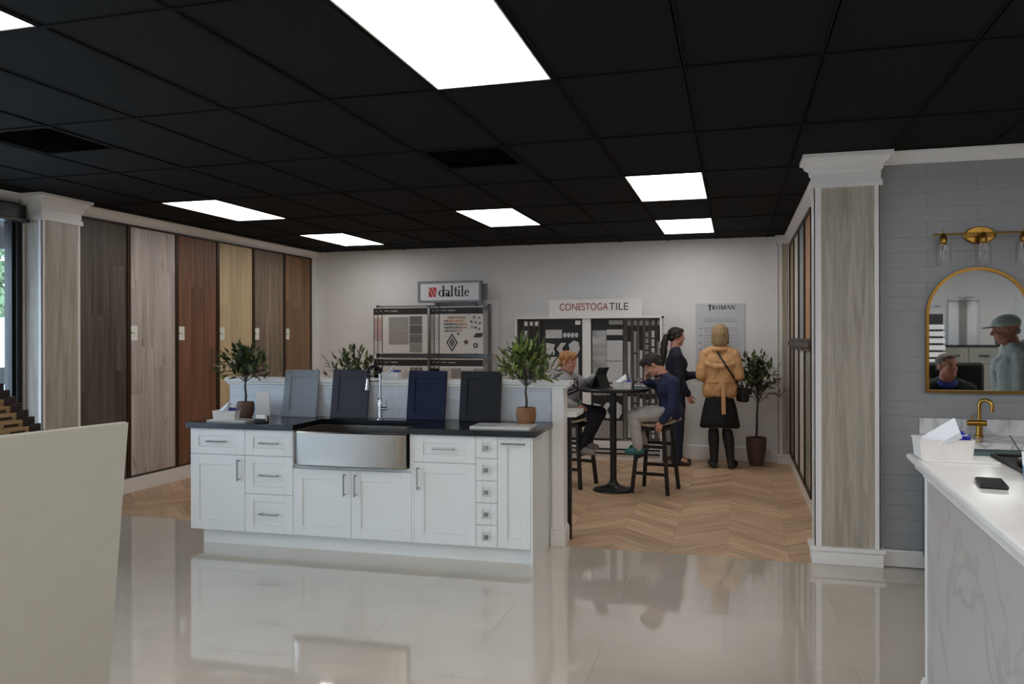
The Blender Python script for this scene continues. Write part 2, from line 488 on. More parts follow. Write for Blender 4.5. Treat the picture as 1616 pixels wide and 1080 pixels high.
LL = {(-2, -6): 'large lit ceiling panel nearest the camera, above the kitchen island front',
      (-1, -3): 'lit ceiling panel in front of the smallest one, toward the stone pilaster',
      (-8, -3): 'lit ceiling panel above the grey knotty flooring panel',
      (-4, -2): 'lit ceiling panel alone in the middle, above the tile brand signs',
      (-1, -1): 'smallest lit ceiling panel, by the back wall near the poster',
      (-8, -1): 'lit ceiling panel in the far corner above the wood flooring panels',
      (-5, -7): 'lit ceiling panel cut off by the top left corner of the photo'}
pm = MB().bx(-GX / 2 + .02, GX / 2 - .02, -GY / 2 + .02, GY / 2 - .02, 0, .006).mesh('diffuser'); pm.materials.append(M['panel'])
fm = MB()
for (a, b, c, d) in ((-GX / 2 + .001, GX / 2 - .001, -GY / 2 + .001, -GY / 2 + .02), (-GX / 2 + .001, GX / 2 - .001, GY / 2 - .02, GY / 2 - .001), (-GX / 2 + .001, -GX / 2 + .02, -GY / 2 + .02, GY / 2 - .02), (GX / 2 - .02, GX / 2 - .001, -GY / 2 + .02, GY / 2 - .02)):
    fm.bx(a, b, c, d, -.004, .012)
fm.bx(-GX / 2 + .01, GX / 2 - .01, -GY / 2 + .01, GY / 2 - .01, .012, .05)
fm = fm.mesh('frame'); fm.materials.append(M['trim'])
for (i, j) in LIGHTS:
    t = thing('ceiling_light', LL.get((i, j), 'added fill light panel out of view behind the camera'), 'ceiling light', (G0 + (i + .5) * GX, H0 + (j + .5) * GY, CEIL + .006), group='recessed ceiling light panels')
    link('diffuser', pm, t); link('frame', fm, t)
for k, (i, j) in enumerate(VENTS):
    t = thing('air_vent', ['black air grille in the ceiling beside the big light panel', 'faint black air grille in the ceiling above the stone pilaster by the window'][k], 'vent',
              (G0 + (i + .5) * GX, H0 + (j + .25) * GY, CEIL + .004))
    fr = MB(); w, h = GX / 2 - .004, GY / 4 - .004
    fr.bx(-w, w, -h, -h + .035, 0, .012); fr.bx(-w, w, h - .035, h, 0, .012); fr.bx(-w, -w + .035, -h, h, 0, .012); fr.bx(w - .035, w, -h, h, 0, .012)
    obj('frame', fr, M['ceilbar'], t)
    obj('duct', MB().bx(-w, w, -h, h, .05, .06), M['dark'], t)
    sl = MB(); sl.bx(-.012, .012, -h + .03, h - .03, -.001, .001, Matrix.Rotation(.7, 4, 'Y')); sme = sl.mesh('slat'); sme.materials.append(M['ceilbar'])
    x = -w + .05
    while x < w - .04:
        link('slat', sme, t, loc=(x, 0, .008)); x += .022

# ---- walls
struct('wall_back', MB().bx(XL - .2, XR + .6, YB, YB + .15, 0, CEIL + .1), M['wall'])
struct('wall_left', MB().bx(XL - .15, XL, 5.62, YB, 0, CEIL + .1), M['wall'])
struct('wall_right', MB().bx(XR, XR + .15, 5.98, YB, 0, CEIL + .1), M['wall'])
wg = struct('wall_grey', MB().bx(XR + .15, XE, YG + .008, YG + .16, 0, CEIL + .1), M['grout'])
# grey wall tiles, one course every 10 cm
TH, TWD = .1015, .61
gt = MB().bx(-TWD / 2 + .0006, TWD / 2 - .0006, -.008, 0, -TH / 2 + .0006, TH / 2 - .0006).mesh('wall_tile'); gt.materials.append(M['greywall'])
r = 0; z = .115
while z < 2.75:
    x = .945 - (.0 if r % 2 == 0 else TWD / 2)
    while x < 2.6:
        x0, x1 = max(x, .945), min(x + TWD, XE)
        if x1 - x0 > TWD - .01: link('wall_tile', gt, wg, loc=((x0 + x1) / 2, YG + .008, z + TH / 2))
        elif x1 - x0 > .02:
            me = MB().bx(-(x1 - x0) / 2 + .0006, (x1 - x0) / 2 - .0006, -.008, 0, -TH / 2 + .0006, TH / 2 - .0006).mesh('wall_tile'); me.materials.append(M['greywall'])
            link('wall_tile', me, wg, loc=((x0 + x1) / 2, YG + .008, z + TH / 2))
        x += TWD
    z += TH; r += 1
obj('tiles_out_of_view', MB().bx(2.9, XE, YG, YG + .008, .115, 2.76), M['greywall'], wg)
struct('wall_east', MB().bx(XE, XE + .15, YF, YG + .2, 0, CEIL + .1), M['wall'])
struct('wall_front', MB().bx(XL - .3, XE + .15, YF - .15, YF, 0, CEIL + .1), M['wall'])

# ---- storefront glazing in the left wall (black frames, low sill)
WX = -6.03
lw = MB()
lw.bx(WX - .12, WX + .03, YF, 5.52, 0, .12); lw.bx(WX - .12, WX + .03, YF, 5.52, 2.72, CEIL + .1)
struct('wall_left_front', lw, M['black'])
bays = [(-3.3, -1.2), (-1.2, .9), (.9, 3.0), (3.0, 5.52)]
for k, (y0, y1) in enumerate(bays):
    w = thing('window_%d' % (k + 1), 'storefront window bay with black metal frame', 'window', (WX, (y0 + y1) / 2, .12))
    del w['category']; w['kind'] = 'structure'
    h = (y1 - y0) / 2
    fr = MB()
    fr.bx(-.05, .05, -h, -h + .05, 0, 2.6); fr.bx(-.05, .05, h - .05, h, 0, 2.6); fr.bx(-.05, .05, -h, h, 0, .06); fr.bx(-.05, .05, -h, h, 2.5, 2.6)
    fr.bx(-.065, .02, -h + .05, -h + .075, .06, 2.5); fr.bx(-.065, .02, h - .075, h - .05, .06, 2.5)
    obj('window_frame', fr, M['black'], w, bevel=.004)
    obj('pane', MB().bx(-.006, 0, -h + .05, h - .05, .06, 2.5), M['glass'], w)
hd = MB(); hd.bx(WX + .03, WX + .13, YF, 5.49, 2.585, 2.72); hd.bx(WX + .03, WX + .16, YF, 5.5, 2.57, 2.60)
struct('trim_window_head', hd, M['black'], bevel=.004)

# ---- outside: car park, parked car shape, trees
M['asphalt'] = plain('pale concrete paving', (176, 178, 180), .9, var=.1)
struct('ground_outside', MB().bx(-60, XL - .3, -40, 60, -.25, -.15), M['asphalt'])

struct('roof_canopy_outside', MB().bx(-7.3, XL - .2, -30, 30, 2.72, 2.9).bx(-7.35, -7.3, -30, 30, 2.5, 2.95), plain('brown soffit', (86, 78, 80), .8))

# ---- crown mouldings and baseboards
CROWN = [(0, 0), (.085, 0), (.085, -.012), (.066, -.022), (.058, -.045), (.030, -.062), (.020, -.078), (.010, -.083), (.010, -.098), (0, -.098)]
def crown_run(mb, p0, p1, nrm, prof=CROWN, z=CEIL):
    p0 = V((*p0, z)); p1 = V((*p1, z)); n = V((*nrm, 0))
    mb.prism(prof, lambda a, b: p0 + n * a + V((0, 0, b)), p1 - p0)
def base_run(mb, p0, p1, nrm, h=.145, t=.016):
    p0 = V((*p0, 0)); p1 = V((*p1, 0)); n = V((*nrm, 0))
    mb.prism([(0, 0), (t, 0), (t, h - .012), (t * .5, h), (0, h)], lambda a, b: p0 + n * a + V((0, 0, b)), p1 - p0)
mb = MB(); crown_run(mb, (XL, 5.5), (XL, YB), (1, 0)); struct('trim_crown_left', mb, M['trim'], smooth=50)
mb = MB(); crown_run(mb, (XL - .06, YF), (XL - .06, 5.5), (1, 0)); struct('trim_crown_window', mb, M['trim'], smooth=50)
mb = MB(); crown_run(mb, (XR, 5.9), (XR, YB), (-1, 0)); struct('trim_crown_right', mb, M['trim'], smooth=50)
mb = MB(); crown_run(mb, (.9, YG), (XE, YG), (0, -1), [(a, b * .8) for a, b in CROWN]); struct('trim_crown_grey', mb, M['trim'], smooth=50)
mb = MB(); base_run(mb, (XL, 5.96), (XL, YB), (1, 0), .15, .03); struct('baseboard_left', mb, M['trim'])
mb = MB(); base_run(mb, (XL, YB), (XR, YB), (0, -1), .18); struct('baseboard_back', mb, M['trim'])
mb = MB(); base_run(mb, (XR, 5.9), (XR, YB), (-1, 0), .13, .02); struct('baseboard_right', mb, M['trim'])
mb = MB(); base_run(mb, (.93, YG), (XE, YG), (0, -1), .112); struct('baseboard_grey', mb, M['trim'])

# ---- pilasters: stone look panels in white corner boards, moulded cap and base
def pilaster(label, x0, x1, y0, y1, faces, cap=True):
    """faces: which sides carry a panel, of '-y', '+x', '-x'"""
    t = thing('trim_pilaster', label, 'pilaster', ((x0 + x1) / 2, (y0 + y1) / 2, 0))
    del t['category']; t['kind'] = 'structure'
    cx, cy = (x0 + x1) / 2, (y0 + y1) / 2; hx, hy = (x1 - x0) / 2, (y1 - y0) / 2
    top = 2.63 if cap else CEIL - .1
    obj('core', MB().bx(-hx + .012, hx - .012, -hy + .012, hy - .012, 0, CEIL), M['trim'], t)
    for f in faces:
        if f == '-y': obj('stone_panel', MB().bx(-hx + .045, hx - .035, -hy + .004, -hy + .016, .11, top), M['travertine'], t)
        if f == '+x': obj('stone_panel', MB().bx(hx - .016, hx - .004, -hy + .035, hy - .035, .11, top), M['travertine'], t)
        if f == '-x': obj('stone_panel', MB().bx(-hx + .004, -hx + .016, -hy + .035, hy - .035, .11, top), M['travertine'], t)
    for (sx, sy) in ((-1, -1), (1, -1), (1, 1), (-1, 1)):
        m = MB(); a, b = (0, .04)
        wx = .05 if sx < 0 else .036
        m.bx(min(sx * hx, sx * (hx - wx)), max(sx * hx, sx * (hx - wx)), min(sy * hy, sy * (hy - .012)), max(sy * hy, sy * (hy - .012)), .1, top)
        m.bx(min(sx * hx, sx * (hx - .012)), max(sx * hx, sx * (hx - .012)), min(sy * hy, sy * (hy - .036)), max(sy * hy, sy * (hy - .036)), .1, top)
        obj('corner_board', m, M['trim'], t, bevel=.003)
    bs = MB()
    def ring(mb, o, z0, z1): mb.bx(-hx - o, hx + o, -hy - o, hy + o, z0, z1)
    ring(bs, .016, 0, .095); ring(bs, .03, .095, .125)
    obj('base', bs, M['trim'], t, bevel=.004)
    if cap:
        cp = MB(); ring(cp, .014, 2.60, 2.64); ring(cp, .004, 2.64, 2.70)
        prof = [(.004, 2.70), (.016, 2.715), (.02, 2.745), (.045, 2.765), (.055, 2.79), (.075, 2.80), (.075, CEIL)]
        for k in range(len(prof) - 1):
            (o0, z0), (o1, z1) = prof[k], prof[k + 1]
            vs = []
            for o, z in ((o0, z0), (o1, z1)):
                vs += [(-hx - o, -hy - o, z), (hx + o, -hy - o, z), (hx + o, hy + o, z), (-hx - o, hy + o, z)]
            cp.add(vs, [(0, 1, 5, 4), (1, 2, 6, 5), (2, 3, 7, 6), (3, 0, 4, 7)])
        obj('capital', cp, M['trim'], t)
    else:
        cp = MB(); ring(cp, .012, top, top + .04); ring(cp, .03, top + .04, CEIL)
        obj('capital', cp, M['trim'], t)
    return t
pilaster('broad stone-look pilaster with white capital between display alcove and grey wall', .52, .945, 5.885, 6.05, ['-y', '-x'])
pilaster('stone-look pilaster with white capital beside the dark window frame', -6.02, -5.78, 5.53, 5.96, ['-y', '+x'])
pilaster('narrow stone-look pilaster in the far corner beside the tall potted tree', .50, .66, 10.36, 10.52, ['-y', '-x'], cap=False)
# ================================================================== kitchen island display
ISL = Matrix.Translation((-4.02, 5.2, 0)) @ Matrix.Rotation(math.radians(1.6), 4, 'Z')
IRZ = math.radians(1.6)
def il(x, y, z=0): return ISL @ V((x, y, z))
def shaker(w, h, rail=.065, d=.02, rec=.009, rail_t=None):
    """door front in x (0..w), z (0..h); front at y=0"""
    rt_ = rail_t or rail
    m = MB(); e = .0015
    a0, a1, b0, b1 = e, w - e, e, h - e
    m.bx(a0, a0 + rail, 0, d, b0, b1); m.bx(a1 - rail, a1, 0, d, b0, b1)
    m.bx(a0 + rail, a1 - rail, 0, d, b0, b0 + rt_); m.bx(a0 + rail, a1 - rail, 0, d, b1 - rt_, b1)
    m.bx(a0 + rail, a1 - rail, rec, d, b0 + rt_, b1 - rt_)
    return m
def pull(parent, x, z, L=.16, vertical=False):
    m = MB()
    a = L / 2
    if vertical:
        m.tube([(x, -.032, z - a), (x, -.032, z + a)], .0055, 8)
        for s in (-1, 1): m.tube([(x, .002, z + s * a * .86), (x, -.032, z + s * a * .86)], .005, 8)
    else:
        m.tube([(x - a, -.032, z), (x + a, -.032, z)], .0055, 8)
        for s in (-1, 1): m.tube([(x + s * a * .86, .002, z), (x + s * a * .86, -.032, z)], .005, 8)
    return obj('handle', m, M['nickel'], parent, smooth=40)
Z0, Z1 = .115, .885
def cabinet(label, x0, w, end=None):
    t = thing('base_cabinet', label, 'cabinet', il(x0, 0), IRZ, 'white shaker base cabinets of the island')
    c = MB(); c.bx(.001, w - .001, .021, .60, Z0 - .003, .888)
    obj('carcass', c, M['cab'], t)
    k0 = .065 if end == 'left' else 0
    obj('toe_kick', MB().bx(k0, w, .07, .59, 0, Z0 - .003), M['cab'], t)
    return t
def front(t, name, x, z, w, h, rail=.065, rail_t=None):
    o = obj(name, shaker(w, h, rail, rail_t=rail_t), M['cab'], t, bevel=.0012, seg=1, loc=(x, 0, z))
    return o
def fpull(o, x, z, **k): return pull(o, x, z, **k)

u = cabinet('white island cabinet with one drawer over one door, at the end near the wood panels', 0, .467, 'left')
d = front(u, 'drawer', 0, .69, .467, Z1 - .69, .07, .055); fpull(d, .235, .10)
d = front(u, 'door', 0, Z0, .467, .69 - Z0, .075); fpull(d, .467 - .045, .465, vertical=True)
u = cabinet('white island cabinet with three stacked drawers beside the steel sink', .467, .401)
for z0, z1, in ((.69, Z1), (.405, .69), (Z0, .405)):
    d = front(u, 'drawer', 0, z0, .401, z1 - z0, .07, .055); fpull(d, .21, (z1 - z0) / 2)
u = cabinet('white two-door island cabinet under the steel apron sink', .868, .932)
# lower carcass below the sink
bpy.data.objects.remove([c for c in u.children if c.name.startswith('carcass')][0])
obj('carcass', MB().bx(.001, .931, .021, .60, Z0 - .003, .635), M['cab'], u)
obj('side_panel', MB().bx(.001, .012, .0, .60, .635, .888), M['cab'], u); obj('side_panel', MB().bx(.92, .931, .0, .60, .635, .888), M['cab'], u)
for k in range(2):
    d = front(u, 'door', k * .466, Z0, .466, .61 - Z0, .075); fpull(d, .466 - .045 if k == 0 else .04, .39, vertical=True)
u = cabinet('white island cabinet with one wide drawer over one door, past the sink', 1.80, .477)
obj('filler', MB().bx(0, .018, .001, .02, Z0, .888), M['cab'], u)
d = front(u, 'drawer', .018, .69, .459, Z1 - .69, .07, .055); fpull(d, .23, .10)
d = front(u, 'door', .018, Z0, .459, .69 - Z0, .075); fpull(d, .035, .46, vertical=True)
u = cabinet('narrow white island cabinet with five small spice drawers', 2.277, .155)
hh = (Z1 - Z0) / 5
for k in range(5):
    d = front(u, 'drawer', 0, Z0 + k * hh, .155, hh, .045, .045)
    kn = MB(); kn.tube([(.0775, .003, hh / 2), (.0775, -.014, hh / 2)], .006, 8); kn.box((.0775, -.02, hh / 2), (.03, .013, .03))
    obj('knob', kn, M['nickel'], d, bevel=.003)
u = cabinet('slim white island pull-out cabinet with a top bar handle, at the post end', 2.432, .236)
d = front(u, 'door', 0, Z0, .236, Z1 - Z0, .07); fpull(d, .118, Z1 - Z0 - .045, L=.17)
obj('end_panel', MB().bx(.2361, .25, .0, .6, .0, .888), M['cab'], u)

# countertop with the cut-out for the apron sink
CT0, CT1 = .889, .93
m = MB()
A0, A1, AB = .885, 1.775, .44
m.bx(-.02, A0, -.032, .599, CT0, CT1); m.bx(A1, 2.705, -.032, .599, CT0, CT1); m.bx(A0, A1, AB, .599, CT0, CT1)
t = thing('countertop', 'black granite island countertop with sink cut-out', 'countertop', il(0, 0), IRZ)
obj('slab', m, M['counter'], t)

# apron sink
t = thing('apron_sink', 'stainless steel apron-front farmhouse sink in the island', 'sink', il(1.33, 0), IRZ)
m = MB(); hw = .442; n = 24
top, bot = .888, .637
vs = []; fs = []
for i in range(n + 1):
    x = -hw + 2 * hw * i / n; q = abs(x) / hw
    y = -.035 - .05 * (1 - q ** 2) ** .5 * .55 - .012
    if q > .97: y = -.03
    vs += [(x, y + .012, bot), (x, y, bot + .012), (x, y, top - .006), (x, y + .01, top), (x, y + .035, top), (x, y + .035, bot)]
for i in range(n):
    for k in range(6):
        a = i * 6 + k; b = i * 6 + (k + 1) % 6
        fs.append((a, b, b + 6, a + 6))
fs.append(tuple(range(6))); fs.append(tuple(n * 6 + k for k in range(6)))
m.add(vs, fs)
obj('apron', m, M['steel'], t, smooth=35)
b = MB(); x0, x1, y0, y1, zb = -hw + .002, hw - .002, -.02, .452, .66
zt = .887
b.bx(x0, x1, y0, y1, zb - .004, zb); b.bx(x0, x0 + .012, y0, y1, zb, zt); b.bx(x1 - .012, x1, y0, y1, zb, zt); b.bx(x0, x1, y0, y0 + .012, zb, zt - .002); b.bx(x0, x1, y1 - .012, y1, zb, zt)
obj('basin', b, M['steel'], t)
obj('drain', MB().lathe([(0, zb), (.045, zb), (.045, zb + .003), (.035, zb + .004), (.02, zb + .001), (0, zb + .001)], 20, (0, .24, 0)), M['chrome'], t, smooth=40)

# spring spout kitchen faucet
t = thing('kitchen_faucet', 'tall chrome spring-spout kitchen faucet behind the island sink', 'faucet', il(1.345, .50, CT1), IRZ)
obj('base', MB().lathe([(.028, 0), (.028, .006), (.02, .012), (.017, .10), (.017, .16), (.013, .165)], 18), M['chrome'], t, smooth=40)
obj('riser', MB().tube([(0, 0, .16), (0, 0, .36)], .011, 12), M['chrome'], t, smooth=40)
arch = []
for i in range(25):
    a = PI * i / 24; arch.append(V((-.035 + .035 * math.cos(a) , -.04 + .04 * math.cos(a), .36 + .058 * math.sin(a))))
arch.append(V((-.07, -.08, .32)))
sp = MB(); coil = []
seg_n = 320
def along(pts, tt):
    k = tt * (len(pts) - 1); i = min(int(k), len(pts) - 2); f = k - i
    return pts[i].lerp(pts[i + 1], f), (pts[i + 1] - pts[i]).normalized()
for i in range(seg_n):
    p, tg = along(arch, i / (seg_n - 1)); s = tg.cross(V((.7, -.7, 0))).normalized(); w_ = tg.cross(s)
    an = 2 * PI * 26 * i / seg_n; coil.append(p + (s * math.cos(an) + w_ * math.sin(an)) * .0095)
sp.tube(coil, .0022, 5)
obj('spring', sp, M['dark'], t, smooth=60)
obj('hose', MB().tube(arch, .0065, 8), M['dark'], t, smooth=60)
obj('spray_head', MB().tube([(-.07, -.08, .325), (-.071, -.081, .29), (-.072, -.082, .27), (-.073, -.083, .235), (-.0735, -.084, .232)], [.009, .011, .013, .016, .012], 12), M['chrome'], t, smooth=50)
obj('docking_arm', MB().tube([(0, 0, .30), (-.068, -.078, .30)], .004, 8), M['chrome'], t, smooth=40)
h = obj('lever_valve', MB().tube([(0, 0, .085), (.055, 0, .085)], [.014, .014], 12), M['chrome'], t, smooth=40)
obj('lever', MB().tube([(.05, 0, .088), (.052, 0, .15)], .0035, 8), M['chrome'], h, smooth=40)

# half wall behind the island: white tiles, ledge, post
t = thing('half_wall', 'white half wall with tile face, ledge and post behind the island', 'half wall', il(0, .60), IRZ)
obj('body', MB().bx(-.06, 2.76, .008, .14, 0, 1.185), M['trim'], t)
tw_, th_ = .305, .0765
st = MB().bx(-tw_ / 2 + .001, tw_ / 2 - .001, 0, .008, -th_ / 2 + .001, th_ / 2 - .001).mesh('tile')
M['subway'] = plain('glossy white subway tile', (214, 217, 221), .14, var=.02, vary_obj=.03)
M['tgrout'] = plain('pale grey grout', (186, 188, 190), .8)
st.materials.append(M['subway'])
z = CT1 + .001; r = 0
while z < 1.18:
    hgt = min(th_, 1.184 - z); x = -.058 - (tw_ / 2 if r % 2 else 0)
    while x < 2.695:
        x0, x1 = max(x, -.058), min(x + tw_, 2.695)
        if x1 - x0 > .02:
            if x1 - x0 > tw_ - .005 and hgt > th_ - .002: me = st
            else:
                me = MB().bx(-(x1 - x0) / 2 + .001, (x1 - x0) / 2 - .001, 0, .008, -hgt / 2 + .001, hgt / 2 - .001).mesh('tile'); me.materials.append(M['subway'])
            link('tile', me, t, loc=((x0 + x1) / 2, .0005, z + hgt / 2))
        x += tw_
    z += th_; r += 1
obj('grout_bed', MB().bx(-.058, 2.695, .004, .0081, CT1, 1.184), M['tgrout'], t)
lg = MB(); lg.bx(-.10, 2.835, -.014, .185, 1.205, 1.24); lg.bx(-.085, 2.815, -.006, .165, 1.185, 1.205)
obj('ledge', lg, M['trim'], t, bevel=.006)
po = MB(); po.bx(2.70, 2.79, -.015, .145, 0, 1.19)
obj('post', po, M['trim'], t, bevel=.003)
pb = MB(); pb.bx(2.688, 2.803, -.03, .16, 0, .125); pb.bx(2.694, 2.797, -.023, .152, .125, .14)
obj('post_base', pb, M['trim'], t, bevel=.003)

# desk shelf fixed to the rear of the half wall, black trestle leg
t = thing('rear_shelf', 'short white countertop shelf fixed behind the half wall post', 'shelf', il(1.2, .745, 0), IRZ)
obj('top', MB().bx(-1.1, 1.66, .0, .36, .955, .995), M['quartz'], t, bevel=.004)
obj('leg', MB().bx(1.57, 1.61, .05, .09, 0, .955), M['black'], t)
obj('leg', MB().bx(-1.0, -.96, .05, .09, 0, .955), M['black'], t)
obj('side_panel', MB().bx(1.50, 1.53, .1, .34, 0, .955), M['black'], t)

# cabinet door samples leaning on the tiles
def door_sample(label, x, w, mat, h=.388, y0=.513):
    t = thing('door_sample', label, 'cabinet door sample', il(x, y0, CT1), IRZ, 'painted door samples leaning on the half wall')
    o = obj('door', shaker(w, h, .058, .019, .008), mat, t, bevel=.0015)
    o.rotation_euler = (-math.atan2(.052, .31), 0, 0)
    return t
for nm, cc in (('s_grey', (150, 156, 162)), ('s_char', (66, 65, 73)), ('s_navy', (22, 32, 60)), ('s_black', (38, 39, 43))):
    M[nm] = plain('painted door ' + nm, cc, .5, var=.02, spec=.2)
door_sample('light grey shaker door sample leaning behind the potted topiary end', .475, .305, M['s_grey'])
door_sample('charcoal shaker door sample leaning just before the kitchen faucet', .905, .32, M['s_char'])
door_sample('navy blue shaker door sample leaning past the kitchen faucet', 1.555, .318, M['s_navy'])
door_sample('nearly black shaker door sample leaning beside the topiary on the slab', 1.985, .328, M['s_black'])

# plants
M['leafA'] = plain('olive leaf', (92, 108, 56), .45, var=.25, vary_obj=.45)
M['leafB'] = plain('bright topiary leaf', (116, 130, 58), .45, var=.25, vary_obj=.5)
M['leafC'] = plain('dark olive leaf', (62, 74, 50), .45, var=.25, vary_obj=.45)
M['bark'] = plain('dark bark', (62, 54, 46), .8, var=.3, scale=40, bump=.3)
M['clay'] = plain('brown clay pot', (142, 100, 66), .65, var=.25, scale=14, bump=.1)
M['clay2'] = plain('dark clay pot', (112, 84, 66), .65, var=.2, scale=14, bump=.1)
M['clay3'] = plain('matt brown planter', (92, 70, 60), .5, var=.1)
M['soil'] = plain('soil', (50, 40, 32), .95, var=.4, scale=60, bump=.5)
def leaf_mesh(L, W, mat):
    me = bpy.data.meshes.new('leaf')
    vs = [(0, 0, 0), (L * .3, W * .42, .12 * W), (L * .3, 0, -.05 * W), (L * .3, -W * .42, .12 * W), (L * .68, W * .36, .02 * W), (L * .68, 0, -.12 * W), (L * .68, -W * .36, .02 * W), (L, 0, -.25 * W)]
    fs = [(0, 2, 1), (0, 3, 2), (1, 2, 5, 4), (2, 3, 6, 5), (4, 5, 7), (5, 6, 7)]
    me.from_pydata(vs, [], fs); me.materials.append(mat); me.polygons.foreach_set('use_smooth', [True] * 6)
    return me
def plant(name, label, loc, pot, potmat, trunk_h, trunk_r, base_z, cr, nb, per, leafL, leafW, mats, seed, lean=(0, 0), bias=.35, clipf=None):
    """cr: crown radii (x,y,z) round the crown centre at the trunk's head"""
    rnd = random.Random(seed)
    t = thing(name, label, 'plant', loc)
    obj('pot', MB().lathe(pot, 28), potmat, t, smooth=50)
    rim = max(z for r, z in pot)
    rr = [r for r, z in pot if z == rim][0]
    obj('soil', MB().lathe([(0, rim - .02), (rr * .9, rim - .025)], 20), M['soil'], t)
    head = V((lean[0], lean[1], base_z + trunk_h))
    pts = [V((0, 0, rim - .03)), V((lean[0] * .3 + .004, lean[1] * .3, rim + trunk_h * .35)), V((lean[0] * .7 - .004, lean[1] * .7, rim + trunk_h * .7)), head, head + V((0, 0, cr[2] * .5))]
    obj('trunk', MB().tube(pts, [trunk_r * 1.15, trunk_r, trunk_r * .9, trunk_r * .8, trunk_r * .35], 9), M['bark'], t, smooth=60)
    lms = [leaf_mesh(leafL * s, leafW * s, m_) for s in (.8, 1.0, 1.15) for m_ in mats]
    cc = head + V((0, 0, cr[2] * .55))
    for bi in range(nb):
        az = 2 * PI * (bi * .618034) + rnd.uniform(-.2, .2)
        el = -.35 + 1.75 * ((bi + .5) / nb) ** .8
        dv = V((math.cos(az) * math.cos(el), math.sin(az) * math.cos(el), math.sin(el)))
        st_ = head + V((0, 0, cr[2] * .5 * max(0, math.sin(el)) * .6))
        end = cc + V((dv.x * cr[0], dv.y * cr[1], dv.z * cr[2])) * rnd.uniform(.72, 1.0)
        mid = (st_ + end) / 2 + V((rnd.uniform(-.01, .01), rnd.uniform(-.01, .01), .03 * cr[2] / .2))
        bp = [st_, mid, end]
        br = obj('branch', MB().tube(bp, [trunk_r * .3, trunk_r * .2, trunk_r * .1], 5), M['bark'], t, smooth=60)
        for k in range(per):
            f = .22 + .78 * (k + .6) / per
            p = (st_.lerp(mid, f * 2) if f < .5 else mid.lerp(end, (f - .5) * 2))
            ax = (end - st_).normalized()
            sd = ax.cross(V((0, 0, 1)));
            sd = sd.normalized() if sd.length > .1 else V((1, 0, 0))
            an = rnd.uniform(0, 2 * PI)
            dirv = (ax * rnd.uniform(.3, 1.0) + (sd * math.cos(an) + ax.cross(sd) * math.sin(an)) * .9 + V((0, 0, bias * rnd.uniform(.2, 1)))).normalized()
            if k == per - 1: dirv = (ax + V((rnd.uniform(-.3, .3), rnd.uniform(-.3, .3), .3))).normalized()
            lf = link('leaf', lms[rnd.randrange(len(lms))], br)
            xx = dirv; zz = V((rnd.uniform(-.6, .6), rnd.uniform(-.6, .6), 1)); yy = zz.cross(xx).normalized(); zz = xx.cross(yy)
            lf.matrix_local = Matrix(((xx.x, yy.x, zz.x, p.x), (xx.y, yy.y, zz.y, p.y), (xx.z, yy.z, zz.z, p.z), (0, 0, 0, 1)))
    return t
pot_s = [(0, 0), (.052, 0), (.066, .02), (.077, .06), (.077, .09), (.071, .125), (.066, .125), (.066, .115), (.06, .10)]
plant('potted_topiary', 'small olive topiary in a dark clay pot, by the basket on the island', il(.20, .43, CT1), [(r * .93, z) for r, z in pot_s], M['clay2'], .16, .009, .125, (.24, .17, .19), 36, 8, .085, .034, [M['leafA'], M['leafC']], 3)
plant('potted_topiary', 'bright green topiary in a brown clay pot beside the half wall post', il(2.56, .33, CT1), [(r * .95, z * 1.06) for r, z in pot_s], M['clay'], .155, .0085, .13, (.24, .2, .22), 36, 8, .088, .031, [M['leafB'], M['leafA']], 5)

# slabs, brochure box, card holder
M['slab'] = plain('off white stone sample', (214, 211, 204), .4, var=.03)
m = MB().bx(-.215, .215, -.125, .125, 0, .02)
t = obj('stone_sample_slab', m, M['slab'], bevel=.003, loc=il(2.44, .145, CT1), rz=IRZ)
t['label'] = 'flat off-white stone sample slab in front of the bright topiary'; t['category'] = 'sample slab'
m = MB().bx(-.17, .17, -.09, .09, 0, .014)
t = obj('stone_sample_slab', m, M['slab'], bevel=.003, loc=il(.28, .13, CT1), rz=IRZ)
t['label'] = 'thin grey-white sample slab under the basket on the island'; t['category'] = 'sample slab'
t = thing('brochure_stand', 'white upright brochure box with small pictures beside the olive topiary', 'brochure stand', il(.42, .33, CT1 ), IRZ + .45)
obj('box', MB().bx(-.05, .05, 0, .035, 0, .215), M['paper'], t, bevel=.002)
for k, (z0, z1, cc) in enumerate(((.165, .19, (120, 130, 170)), (.10, .145, (110, 120, 130)), (.055, .09, (90, 80, 78)))):
    obj('picture', MB().bx(-.0515, -.05, .006, .029, z0, z1), plain('brochure picture %d' % k, cc, .4, var=.5, scale=80), t)
t = thing('card_holder', 'small black card holder with white cards on the island', 'card holder', il(.555, .09, CT1), IRZ)
obj('holder', MB().bx(-.045, .045, -.03, .03, 0, .012).bx(-.045, .045, .015, .03, .012, .05).bx(-.045, .045, -.03, -.02, .012, .03), M['dark'], t, bevel=.003)
cdm = MB(); cdm.bx(-.04, .04, -.018, .013, .012, .06); obj('cards', cdm, M['card'], t)

